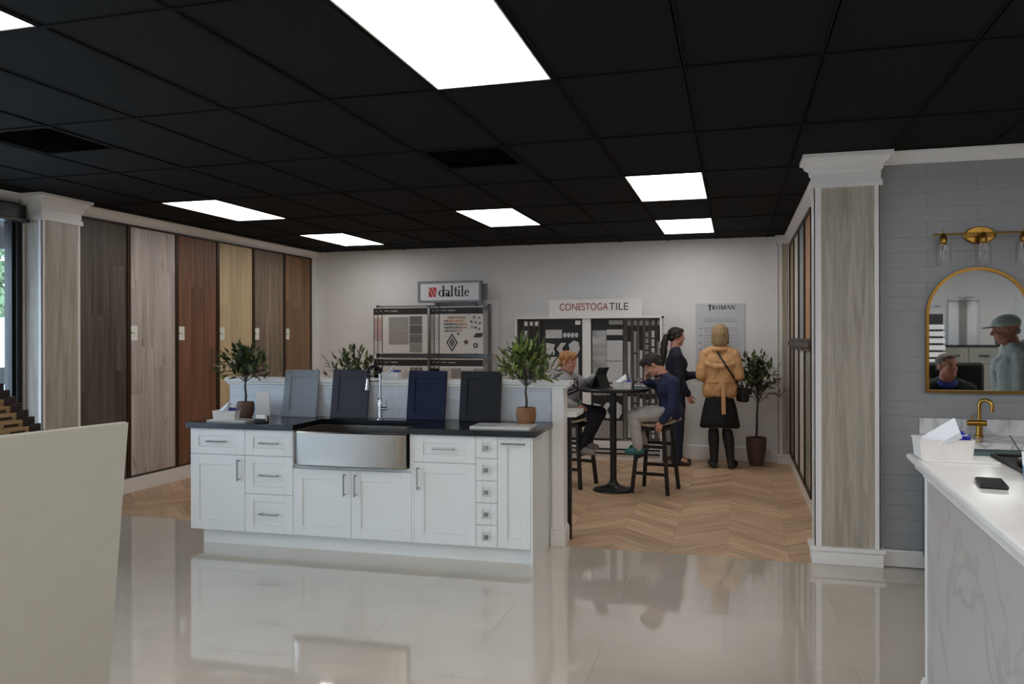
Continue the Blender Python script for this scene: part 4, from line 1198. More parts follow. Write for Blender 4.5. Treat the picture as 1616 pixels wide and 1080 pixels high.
for z in (.75, .74): line(-.21, .21, z, .006)
for r_ in range(6):
    zz = .66 - r_ * .09
    line(-.20, .22, zz, .012)
    for q in range(3): line(-.20, .24, zz - .02 - q * .015, .005)
    tx.bx(-.26, -.225, -.001, 0, zz - .01, zz + .012)
obj('body_text', tx, M['faint'], ps, kind='stuff')
# ================================================================== bar-height counter on the right
RCZ = math.radians(-2.04)
RC = Matrix.Translation((.718, 3.835, 0)) @ Matrix.Rotation(RCZ, 4, 'Z')
def rc(x, y, z=0): return RC @ V((x, y, z))
TOPZ = 1.06
t = thing('bar_counter', 'bar-height counter with white profiled top and marble tile side', 'counter', rc(0, 0), RCZ)
LEN, WID = 2.6, .85
prof = [(0.012, TOPZ), (.004, TOPZ - .004), (0, TOPZ - .014), (.004, TOPZ - .026), (.018, TOPZ - .031), (.022, TOPZ - .036), (.03, TOPZ - .046)]
vs = []; fs = []
for o, z in prof + [(.03, TOPZ - .06)]:
    vs += [(o, -LEN, z), (WID - o, -LEN, z), (WID - o, -o, z), (o, -o, z)]
k = len(prof) + 1
fs.append((0, 1, 2, 3)); fs.append(tuple((k - 1) * 4 + q for q in (3, 2, 1, 0)))
for i in range(k - 1):
    for q in range(4): fs.append((i * 4 + q, i * 4 + (q + 1) % 4, i * 4 + 4 + (q + 1) % 4, i * 4 + 4 + q))
obj('top', MB().add(vs, fs), M['quartz'], t)
B0 = .064
obj('body', MB().bx(B0 + .012, WID - .04, -LEN + .02, -.062, 0, TOPZ - .06), M['trim'], t)
cb = MB(); cb.bx(B0, B0 + .03, -.085, -.05, 0, TOPZ - .06); cb.bx(B0 + .02, WID - .04, -.062, -.05, 0, TOPZ - .06)
obj('corner_board', cb, M['trim'], t, bevel=.003)
tr_ = MB(); tr_.bx(B0 - .006, B0 + .02, -LEN + .02, -.052, TOPZ - .095, TOPZ - .06); obj('top_moulding', tr_, M['trim'], t, bevel=.004)
bb = MB(); bb.bx(B0 - .016, B0 + .012, -LEN + .02, -.04, 0, .085); bb.bx(B0 - .01, B0 + .012, -LEN + .02, -.043, .085, .10); obj('base_moulding', bb, M['trim'], t, bevel=.003)
y = -.087; r = 0
for (z0, z1) in ((.10, TOPZ - .095),):
    y = -.087 - (.0 if r == 0 else -.0); r += 1
    first = True
    while y > -LEN + .05:
        L_ = 1.2
        y2 = max(y - L_, -LEN + .02)
        obj('marble_tile', MB().bx(B0 + .004, B0 + .012, y2 + .0008, y - .0008, z0 + .0008, z1 - .0008), M['marble'], t)
        y = y2; first = False
# things on it
basket('white handout basket with leaflets and blue sweets on the bar counter', rc(.115, -.15, TOPZ + .008), RCZ + .05, .88, 6)
o = obj('acrylic_sheet', MB().bx(-.11, .17, -.09, .05, 0, .008), plain('milky acrylic', (226, 224, 222), .15, var=.01), bevel=.002, loc=rc(.135, -.16, TOPZ), rz=RCZ)
o['label'] = 'thin milky acrylic sheet under the basket on the bar counter'; o['category'] = 'acrylic sheet'
t = thing('mobile_phone', 'black mobile phone lying face up on the bar counter', 'phone', rc(.15, -.76, TOPZ), RCZ - .12)
obj('case', MB().bx(-.042, .042, -.083, .083, 0, .014), M['dark'], t, bevel=.005, seg=3)
obj('screen', MB().bx(-.037, .037, -.078, .078, .0141, .0148), plain('phone screen', (5, 5, 6), .45, var=.1, spec=.15), t)
t = thing('black_tray', 'black rimmed tray with a dark box in it on the bar counter', 'tray', rc(.32, -.30, TOPZ), RCZ)
m = MB(); m.bx(0, .42, -.30, .28, 0, .006)
for (a, b_, c_, d_) in ((0, .42, .268, .28), (0, .42, -.30, -.288), (0, .012, -.288, .268), (.408, .42, -.288, .268)): m.bx(a, b_, c_, d_, .006, .016)
obj('tray', m, M['dark'], t, bevel=.003)
obj('box', MB().bx(.03, .16, -.18, .02, .006, .038), plain('black plastic box', (20, 19, 22), .3, var=.2), t, bevel=.008)
obj('label', MB().bx(.045, .10, -.19 + .009, -.18, .018, .026), M['faint'], t)
t = thing('paper_cup', 'white and blue cup with a dark stirring stick at the photo edge', 'cup', rc(.318, -.60, TOPZ))
obj('lower_band', MB().lathe([(0, 0), (.028, 0), (.031, .05), (.0305, .05), (.0275, .003), (0, .003)], 24), plain('light blue cup print', (104, 150, 196), .5), t, smooth=40)
obj('upper_band', MB().lathe([(.031, .05), (.034, .095), (.0352, .097), (.033, .095), (.0303, .05)], 24, closed=True), M['paper'], t, smooth=40)
obj('stick', MB().tube([(.012, .0, .006), (-.055, .06, .15)], .0022, 6), M['ink'], t)

# ================================================================== vanity on the grey wall
VX = 1.195
t = thing('vanity', 'grey-green vanity cabinet with white marble top and backsplash under the arched mirror', 'vanity', (VX, YG - .001, 0))
M['vgreen'] = plain('grey green cabinet paint', (110, 126, 128), .4, var=.02)
obj('body', MB().bx(.02, 1.18, -.43, -.0, .09, .875), M['vgreen'], t)
obj('toe_kick', MB().bx(.04, 1.16, -.36, -.02, 0, .09), M['dark'], t)
for q in range(3):
    d = obj('door', shaker(.38, .70, .06), M['vgreen'], t, bevel=.0015, loc=(.025 + q * .385, -.451, .11)); pull(d, .34, .55, .13, True)
obj('top', MB().bx(0, 1.2, -.46, 0, .876, .915), M['marblew'], t, bevel=.004)
obj('backsplash', MB().bx(0, 1.2, -.022, 0, .915, 1.018), M['marblew'], t, bevel=.002)
t = thing('basin_faucet', 'brass gooseneck basin faucet on the marble vanity top', 'faucet', (1.53, 5.84, .915))
obj('column', MB().lathe([(.026, 0), (.026, .005), (.021, .01), (.0205, .09), (.016, .095)], 18), M['gold'], t, smooth=40)
obj('cross_valve', MB().tube([(-.075, -.01, .09), (.038, -.01, .09)], .019, 16), M['gold'], t, smooth=40)
pts = [V((0, 0, .09)), V((0, 0, .19))]
for i in range(1, 13):
    a = PI * i / 12; pts.append(V((.032 - .032 * math.cos(a), -.02 + .02 * math.cos(a), .20 + .042 * math.sin(a))))
pts.append(V((.064, -.04, .165)))
obj('spout', MB().tube(pts, .0125, 12), M['gold'], t, smooth=50)
obj('lever', MB().tube([(-.05, -.01, .105), (-.035, -.012, .145)], .005, 8), M['gold'], t, smooth=40)

# arched mirror
MX, MR, MZ0, MZT = 1.547, .30, 1.205, 2.018
t = thing('arched_mirror', 'arched wall mirror in a thin brass frame', 'mirror', (MX, YG - .001, MZ0))
outl = [(-MR, 0), (MR, 0), (MR, MZT - MR - MZ0)]
for i in range(1, 24):
    a = PI * i / 24; outl.append((MR * math.cos(a), MZT - MR - MZ0 + MR * math.sin(a)))
outl.append((-MR, MZT - MR - MZ0))
mm, nt, bs = new_mat('silvered mirror')
bs.inputs['Metallic'].default_value = 1; bs.inputs['Roughness'].default_value = .012; bs.inputs['Base Color'].default_value = (.74, .75, .75, 1)
obj('glass', MB().prism(outl, lambda a, b: V((a, -.018, b)), V((0, .015, 0))), mm, t)
fr = MB(); n = len(outl)
def off(p, d):
    cx, cz = 0, MZT - MR - MZ0
    if p[1] > cz: v_ = V((p[0], p[1] - cz)); v_ = v_ * ((MR + d) / MR); return (v_.x, cz + v_.y)
    return (p[0] + (d if p[0] > 0 else -d), p[1] if p[1] > 0 else p[1] - d)
for i in range(n):
    p, q = outl[i], outl[(i + 1) % n]
    o0, o1 = off(p, .013), off(q, .013); i0, i1 = off(p, -.006), off(q, -.006)
    fr.prism([i0, o0, o1, i1], lambda a, b: V((a, -.032, b)), V((0, .031, 0)))
obj('frame', fr, M['gold'], t, smooth=40)

# vanity light
t = thing('vanity_light', 'three-lamp brass vanity light with clear glass shades above the mirror', 'wall light', (1.562, YG - .001, 2.245))
obj('back_plate', MB().tube([(0, -.001, 0), (0, -.016, 0), (0, -.026, 0)], [.095, .095, .085], 32), M['gold'], t, smooth=40)
bpx = t.children[0]; bpx.scale = (1, 1, .62)
obj('arm', MB().tube([(0, -.02, 0), (0, -.09, 0)], .011, 12), M['gold'], t, smooth=40)
obj('bar', MB().tube([(-.30, -.09, .004), (.30, -.09, .004)], .0065, 10), M['gold'], t, smooth=40)
gs = glass_thin('clear lamp glass', (.99, .99, .99), .035, .4)
for q in (-.235, 0, .235):
    s = obj('socket', MB().lathe([(.004, .035), (.004, .012), (.016, .004), (.022, -.02), (.024, -.028), (.024, -.05), (.017, -.056), (.013, -.07)], 16), M['gold'], t, smooth=40, loc=(q, -.09, 0))
    obj('glass_shade', MB().lathe([(.026, -.055), (.046, -.062), (.0465, -.2), (.0455, -.2), (.045, -.063), (.026, -.057)], 24, closed=True), gs, s, smooth=40)
    obj('bulb', MB().lathe([(0, -.155), (.006, -.15), (.011, -.12), (.011, -.09), (.008, -.072)], 12), gs, s, smooth=60)

# ================================================================== things seen only in the mirror, behind the camera
M['greycab'] = plain('grey cabinet paint', (150, 148, 140), .4, var=.02)
t = thing('tall_cabinet', 'grey cabinet with drawers and doors reflected in the arched mirror', 'cabinet', (3.72, -3.2, 0))
obj('body', MB().bx(-.42, .46, -.2, .2, 0, 1.40), M['greycab'], t)
obj('top', MB().bx(-.44, .48, -.2, .23, 1.40, 1.43), M['counter'], t)
for q in range(2):
    dx = -.41 + q * .44
    for (z0, z1, nm) in ((1.12, 1.38, 'drawer'), (.08, 1.10, 'door')):
        m = shaker(.42, z1 - z0, .06)
        o = obj(nm, m, M['greycab'], t, loc=(dx + .42, .222, z0)); o.rotation_euler = (0, 0, PI)
        hh_ = MB().tube([(.13, -.03, (z1 - z0) / 2), (.29, -.03, (z1 - z0) / 2)], .012, 8); obj('handle', hh_, M['dark'], o)
t = thing('shower_panel', 'white shower display panel with dark overhead rose reflected in the mirror', 'display panel', (3.78, -3.54, 1.43))
obj('panel', MB().bx(-.22, .22, 0, .04, 0, .80), M['paper'], t); obj('strip', MB().bx(-.06, .06, .04, .06, 0, .78), M['tw2'], t)
rs = MB(); rs.tube([(0, .05, .80), (0, .25, .82)], .012, 8); rs.lathe([(0, 0), (.12, 0), (.12, .012), (0, .03)], 20, (0, .25, .80)); rs.bar((-.25, .06, .76), (.25, .06, .76), .02)
obj('shower_rose', rs, M['nickel'], t)
t = thing('tile_tower', 'stepped tower of white tile samples reflected beside the mirror frame', 'sample tower', (3.15, -2.6, 0))
obj('stand', MB().bx(-.18, .18, -.32, -.28, 0, 1.95), M['ink'], t)
for q in range(11):
    z = .65 + q * .115
    m = MB().bx(-.19, .19, -.25 + .0, -.24, 0, .085, Matrix.Translation((0, .22 - q * .022, z)) @ Matrix.Rotation(.45, 4, 'X'))
    obj('tile_sample', m, M['paper'], t)
t = thing('small_poster', 'small dark poster on the wall reflected above the sample tower', 'poster', (3.27, -3.58, 1.95))
obj('sheet', MB().bx(-.17, .17, 0, .01, 0, .3), plain('dark blue print', (58, 56, 84), .5, var=.5, scale=9), t)
obj('emblem', MB().lathe([(.05, -.004), (.1, -.004), (.1, .004), (.05, .004)], 24, (0, .012, .15), closed=True), M['paper'], t).rotation_euler = (0, 0, 0)
t.children[1].rotation_euler = (PI / 2, 0, 0); t.children[1].location = (0, .16 - .148, .15 + .0)

# ================================================================== left foreground board and tiered sample rack
t = thing('display_stand', 'big plain off-white back board of a display stand in the left foreground', 'display stand', (-2.33, 2.52, 0))
tr3 = V((-2.203, 2.497, 1.253)); br3 = V((-2.337, 2.518, 0.0)); tl3 = V((-2.281, 2.022, 1.253))
D = (tr3 - tl3).normalized(); U = (tr3 - br3); Nn = D.cross(U).normalized()
if Nn.x < 0: Nn = -Nn
o_ = V((-2.33, 2.52, 0))
b0 = br3 - o_; wv = -D * 1.15
thk = -Nn * .028
m = MB(); m.add([b0, b0 + wv, b0 + wv + U, b0 + U, b0 + thk, b0 + wv + thk, b0 + wv + U + thk, b0 + U + thk], [(0, 1, 2, 3), (7, 6, 5, 4), (0, 4, 5, 1), (1, 5, 6, 2), (2, 6, 7, 3), (3, 7, 4, 0)])
obj('back_board', m, M['offwhite'], t, bevel=.002)
m = MB(); f0 = b0 + thk; w2 = -Nn; w2.z = 0; w2.normalize()
for s in (.08, 1.07):
    p = f0 - D * s
    m.bar(p + V((0, 0, .02)), p + w2 * .42 + V((0, 0, .02)), .03, .03); m.bar(p + w2 * .40 + V((0, 0, .03)), p + U * .92 + w2 * .0, .03, .03)
obj('prop_legs', m, M['blackwood'], t)

M['tan'] = wood('tan sample board', (158, 124, 84), (190, 154, 110), 'y', .5, .1, 14, 1.5)
M['slot'] = plain('dark slot', (60, 40, 26), .7)
M['endmix'] = plain('dark patterned sample', (48, 34, 32), .5, var=.9, scale=70)
rk2 = thing('tiered_rack', 'tiered wooden rack holding flooring sample boards by the window', 'rack', (-5.30, 4.55, 0))
NT = 9
obj('base', MB().bx(-.60, .03, -.55, .56, 0, .12), M['tan'], rk2)
for s in (-.56, .55):
    m = MB(); prof = [(.03, .12), (.03, .70)]
    for q in range(NT): prof += [(.03 - q * .062, .74 + q * .052), (-.03 - q * .062, .74 + q * .052)]
    prof += [(-.60, .74 + NT * .052), (-.60, .12)]
    # closed stepped side
    m.prism(prof, lambda a, b: V((a, s, b)), V((0, .015, 0)))
    obj('side_panel', m, M['tan'], rk2)
obj('back_panel', MB().bx(-.615, -.60, -.56, .565, .12, 1.24), M['tan'], rk2)
for q in range(NT):
    x = -5.30 + .012 - q * .062; z = .755 + q * .052
    sb = thing('flooring_sample', ['tan flooring sample board with a handle slot, lowest tier of the rack', 'tan sample board in the second tier from the bottom of the window rack', 'tan sample board in the third tier from the bottom of the window rack', 'tan sample board in the fourth tier from the bottom of the window rack', 'tan sample board in the middle tier of the window rack', 'sample board in the fourth tier from the top of the window rack', 'sample board in the third tier from the top of the window rack', 'sample board in the second tier from the top of the window rack', 'dark red sample board in the topmost tier of the window rack'][q], 'flooring sample', (x, 4.55, z - .06), group='sample boards in the tiered rack')
    obj('board', MB().bx(-.009, .009, -.54, .54, 0, .135), M['tan'] if q < 7 else M['endmix'], sb, bevel=.002)
    if q < 7:
        sl_ = MB().bx(.0092, .010, .27, .40, .085, .108); obj('handle_slot', sl_, M['slot'], sb, bevel=.0)
    obj('end_sample', MB().bx(-.015, .016, .44, .545, .07, .15), M['endmix'], sb, bevel=.003)

# ================================================================== outside the storefront
M['vanwhite'] = plain('white van paint', (214, 220, 226), .3, var=.02)
t = thing('parked_van', 'white parked van outside the window at the photo edge', 'van', (-13.4, 11.9, -.15), math.radians(48))
bd = MB().prism([(-2.4, .35), (2.4, .35), (2.4, 1.0), (2.0, 1.25), (1.5, 1.95), (1.2, 2.1), (-2.3, 2.1), (-2.4, 1.9)], lambda a, b: V((a, -.9, b)), V((0, 1.8, 0)))
obj('body', bd, M['vanwhite'], t, bevel=.06)
for s_ in (-1, 1):
    obj('side_window', MB().bx(.3, 1.4, s_ * .905 - .01, s_ * .905 + .01, 1.3, 1.85), M['dark'], t)
    obj('sill_stripe', MB().bx(-2.35, 2.35, s_ * .905 - .01, s_ * .905 + .01, .9, 1.2), M['dark'], t)
    for x in (-1.5, 1.5):
        w_ = obj('wheel', MB().tube([(x, s_ * .7, .33), (x, s_ * .93, .33)], .33, 24), M['dark'], t, smooth=40)
t = thing('street_tree', 'leafy green tree outside beyond the window at the photo edge', 'tree', (-19.5, 17.4, -.15))
obj('trunk', MB().tube([(0, 0, 0), (.1, 0, 1.4), (0, .1, 2.6)], [.22, .17, .1], 10), M['bark'], t, smooth=60)
M['treeleaf'] = plain('muted green tree leaf', (110, 134, 92), .6, var=.4)  # leaf green with noise mottling
rr_ = random.Random(4); fo = MB()
for q in range(2600):
    d = V((rr_.gauss(0, 1), rr_.gauss(0, 1), rr_.gauss(0, 1))).normalized() * rr_.uniform(.5, 1.0)
    c_ = V((d.x * 2.3, d.y * 2.3, 2.75 + d.z * 1.6)); a = V((rr_.uniform(-1, 1), rr_.uniform(-1, 1), rr_.uniform(-1, 1))).normalized(); b = a.orthogonal().normalized()
    fo.add([c_ - a * .16, c_ + b * .07, c_ + a * .16, c_ - b * .07], [(0, 1, 2, 3)])
obj('foliage', fo, M['treeleaf'], t, kind='stuff')
# ================================================================== bar table and stools
t = thing('bar_table', 'round black bar table on a pedestal between the two stools', 'table', (-1.215, 8.15, 0))
obj('base', MB().lathe([(0, 0), (.208, 0), (.21, .008), (.20, .018), (.14, .03), (.07, .055), (.04, .09), (.034, .12)], 40), M['black'], t, smooth=50)
obj('column', MB().tube([(0, 0, .11), (0, 0, 1.02)], .034, 20), M['black'], t, smooth=40)
obj('top', MB().lathe([(0, 1.02), (.36, 1.02), (.365, 1.028), (.365, 1.045), (.36, 1.05), (0, 1.05)], 48), M['black'], t, smooth=40)
obj('mount_plate', MB().lathe([(.036, 1.0), (.12, 1.012), (.12, 1.02), (0, 1.02)], 20), M['black'], t, smooth=40)

M['beige'] = plain('beige seat cushion', (168, 152, 130), .7, var=.05)
def stool(label, cx, cy, rz):
    t = thing('bar_stool', label, 'stool', (cx, cy, 0), rz, 'black wooden bar stools')
    SZ = .70
    corners = [(-1, -1), (1, -1), (1, 1), (-1, 1)]
    foot = {}; head = {}
    for (sx, sy) in corners:
        f0 = V((sx * .185, sy * .205, 0)); h0 = V((sx * .125, sy * .145, SZ - .03)); foot[sx, sy] = f0; head[sx, sy] = h0
        m = MB().bar(f0, h0, .036, .036, V((0, 1, 0))); obj('leg', m, M['blackwood'], t, bevel=.004)
    def on(c, z): f0, h0 = foot[c], head[c]; return f0.lerp(h0, z / (SZ - .03))
    for (a, b_, z) in (((-1, -1), (1, -1), .20), ((-1, 1), (1, 1), .24), ((-1, -1), (-1, 1), .35), ((1, -1), (1, 1), .35), ((-1, -1), (1, -1), .47), ((-1, 1), (1, 1), .47)):
        obj('stretcher', MB().bar(on(a, z), on(b_, z), .022, .032), M['blackwood'], t, bevel=.003)
    # saddle seat: dips along x
    m = MB(); nx, ny = 14, 6; vs = []; fs = []
    for lay in (0, 1):
        for i in range(nx + 1):
            for j in range(ny + 1):
                x = -.23 + .46 * i / nx; y = -.17 + .34 * j / ny
                z = SZ - .03 + .05 * (abs(x) / .23) ** 2 + (.035 if lay else 0) * (1 - .35 * (abs(y) / .17) ** 4)
                vs.append((x, y, z))
    n1 = (nx + 1) * (ny + 1)
    for i in range(nx):
        for j in range(ny):
            a = i * (ny + 1) + j; q = (a, a + 1, a + ny + 2, a + ny + 1)
            fs.append(q); fs.append(tuple(n1 + z for z in reversed(q)))
    for i in range(nx):
        for j in (0, ny):
            a = i * (ny + 1) + j; fs.append((a, a + ny + 1, n1 + a + ny + 1, n1 + a))
    for j in range(ny):
        for i in (0, nx):
            a = i * (ny + 1) + j; fs.append((a, a + 1, n1 + a + 1, n1 + a))
    m.add(vs, fs)
    obj('seat', m, M['beige'], t, smooth=50)
    obj('seat_frame', MB().bx(-.15, .15, -.165, .165, SZ - .07, SZ - .032), M['blackwood'], t, bevel=.004)
    return t
stool('black bar stool with beige saddle seat under the person in the grey hoodie', -1.676, 8.328, math.radians(-14))
stool('black bar stool with beige saddle seat under the person in the navy sweatshirt', -.795, 8.236, math.radians(-11))

# things on the table
TT = 1.05
basket('white handout basket with leaflets on the black bar table', (-1.105, 8.03, TT), .1, .8, 9)
t = thing('tablet', 'black tablet propped in its folding case on the bar table', 'tablet', (-1.40, 8.14, TT + .005), math.radians(-25))
T = Matrix.Translation((0, 0, .0)) @ Matrix.Rotation(math.radians(25), 4, 'Y')
obj('body', MB().bx(-.008, .008, -.09, .09, .0, .235, Matrix.Translation((.0, 0, .0)) @ Matrix.Rotation(math.radians(28), 4, 'Y')), M['dark'], t, bevel=.003)
obj('screen', MB().bx(-.0095, -.008, -.08, .08, .012, .223, Matrix.Rotation(math.radians(28), 4, 'Y')), plain('tablet screen', (24, 26, 34), .1, var=.2), t)
obj('case_stand', MB().bx(-.003, .003, -.085, .085, .0, .17, Matrix.Translation((.13, 0, 0)) @ Matrix.Rotation(math.radians(-22), 4, 'Y')), M['dark'], t)
M['teal'] = plain('teal glazed tile', (96, 128, 132), .25, var=.05)
for q, (dx, dy, rz, mt, lab) in enumerate(((.27, -.06, .3, 'teal', 'small teal tile sample lying on the bar table'), (.04, .16, -.4, 'tw1', 'small white tile sample lying on the bar table'))):
    o = obj('tile_sample', MB().bx(-.06, .06, -.06, .06, 0, .009), M[mt], bevel=.0015, loc=(-1.205 + dx, 8.14 + dy, TT), rz=rz); o['label'] = lab; o['category'] = 'tile sample'
t = thing('pen_cup', 'small steel pen cup with pens on the bar table', 'pen cup', (-1.05, 8.27, TT))
obj('cup', MB().lathe([(0, 0), (.035, 0), (.036, .10), (.0345, .10), (.033, .003), (0, .003)], 20), M['nickel'], t, smooth=40)
for q in range(4): obj('pen', MB().tube([(.01 * math.cos(q * 1.7), .01 * math.sin(q * 1.7), .005), (.03 * math.cos(q * 1.7), .03 * math.sin(q * 1.7), .15)], .004, 6), [M['ink'], M['nickel']][q % 2], t)
t = thing('glass_jar', 'small clear jar standing beside the pen cup on the table', 'jar', (-.96, 8.25, TT))
obj('jar', MB().lathe([(0, .002), (.03, .002), (.032, .07), (.025, .085), (.024, .085), (.030, .069), (.028, .004), (0, .004)], 20), gs, t, smooth=40)
obj('lid', MB().lathe([(0, .085), (.027, .085), (.027, .10), (0, .10)], 20), M['nickel'], t, smooth=40)

# floor plants
pot_t = [(0, 0), (.075, 0), (.10, .08), (.118, .22), (.122, .33), (.118, .345), (.105, .345), (.105, .33), (.10, .30)]
plant('potted_tree', 'tall potted olive tree standing on the floor between the poster and the corner', (.235, 10.17, 0), pot_t, M['clay3'], .42, .013, .345, (.30, .24, .42), 34, 8, .10, .042, [M['leafC'], M['leafA']], 8, lean=(.02, 0), bias=.4)
plant('potted_tree', 'leafy plant half hidden behind the half wall between two door samples', (-4.35, 8.6, 0), pot_t, M['clay3'], .46, .013, .345, (.48, .28, .44), 34, 8, .10, .042, [M['leafC'], M['leafA']], 18, lean=(-.02, 0), bias=.4)
# ================================================================== people
M['skin'] = plain('light skin', (196, 140, 118), .5, var=.06, scale=20)
M['skin2'] = plain('tanned skin', (184, 122, 98), .5, var=.08, scale=20)
M['eyewhite'] = plain('eye white', (168, 158, 150), .4)
M['iris'] = plain('dark iris', (40, 30, 26), .2)
M['lip'] = plain('lips', (170, 96, 88), .45)

def frame(fwd, up=V((0, 0, 1))):
    f = V(fwd).normalized(); s = f.cross(V(up)).normalized(); u = s.cross(f)   # s: the person's right
    return f, s, u

def add_head(mb, c, fwd, up, h):
    f, s, u = frame(fwd, up); R = Matrix((f, s, u)).transposed(); c = V(c)
    q = lambda a, b, d: c + f * (a * h) + s * (b * h) + u * (d * h)
    mb.ell(q(-.06, 0, .14), (.42 * h, .345 * h, .36 * h), R)
    mb.ell(q(.08, 0, -.16), (.27 * h, .275 * h, .32 * h), R)
    mb.ell(q(.25, 0, -.40), (.09 * h, .12 * h, .085 * h), R)
    for b in (-.17, .17): mb.cap(q(.02, b * 1.2, -.3), .1 * h, q(.22, b * .6, -.40), .075 * h)
    mb.cap(q(.345, 0, .05), .03 * h, q(.43, 0, -.10), .045 * h)
    for b in (-.045, .045): mb.cap(q(.375, b, -.115), .035 * h)
    mb.cap(q(.30, -.15, .075), .045 * h, q(.30, .15, .075), .045 * h)
    for b in (-.15, .15): mb.ell(q(.23, b, -.12), (.09 * h, .1 * h, .09 * h), R)
    mb.ell(q(.325, 0, -.235), (.035 * h, .10 * h, .028 * h), R); mb.ell(q(.315, 0, -.285), (.035 * h, .08 * h, .03 * h), R)
    for b in (-1, 1): mb.ell(q(-.06, b * .345, -.03), (.085 * h, .035 * h, .125 * h), R)
    return q, R

def add_hand(mb, wrist, fd, pn, L, hand, curl=.5, spread=.06, thumb_in=.3):
    """fd: towards the fingers, pn: the way the palm faces, hand: +1 right, -1 left"""
    fd = V(fd).normalized(); pn = (V(pn) - fd * V(pn).dot(fd)).normalized(); sd = fd.cross(pn) * hand   # towards the thumb
    w = V(wrist); r = .046 * L
    offs = [.165, .055, -.055, -.155]; lens = [.40, .45, .42, .33]
    for o, ln in zip(offs, lens):
        k = w + fd * (.48 * L) + sd * (o * L)
        mb.cap(w + sd * (o * L * .6) + fd * (.03 * L), .075 * L, k, .062 * L, 8)
        p = k; d = (fd + sd * (o * spread * 6)).normalized()
        for sgi, fr in enumerate((.45, .32, .23)):
            d = (Quaternion(pn.cross(d).normalized(), 0) @ d)
            ax = d.cross(pn).normalized(); d = Quaternion(ax, curl * (.8 if sgi == 0 else 1.0)) @ d
            n = p + d * (ln * L * fr); mb.cap(p, r * (1.05 - .1 * sgi), n, r * (.95 - .1 * sgi), 8); p = n
    t0 = w + fd * (.12 * L) + sd * (.12 * L); t1 = w + fd * (.30 * L) + sd * (.29 * L) + pn * (.06 * L)
    d2 = (fd * .9 + sd * (.35 - thumb_in) + pn * thumb_in).normalized()
    mb.cap(t0, .08 * L, t1, .056 * L, 8); t2 = t1 + d2 * (.17 * L); mb.cap(t1, .055 * L, t2, .048 * L, 8); mb.cap(t2, .048 * L, t2 + d2 * (.12 * L) + pn * (.02 * L), .04 * L, 8)

def limb(mb, pts, rs):
    for i in range(len(pts) - 1): mb.cap(pts[i], rs[i], pts[i + 1], rs[i + 1])

def rough_hair(me, amt, freq, stretch=(1, 1, .35)):
    vs = [v.co.copy() for v in me.vertices]; ns = [v.normal.copy() for v in me.vertices]
    for v, p, n in zip(me.vertices, vs, ns):
        q = V((p.x * freq * stretch[0], p.y * freq * stretch[1], p.z * freq * stretch[2]))
        v.co = p + n * (noise.noise(q) * amt + noise.noise(q * 2.3) * amt * .5)

def hair_mat(name, c0, c1):
    return wood(name, c0, c1, 'z', .62, .0, 120, 12)

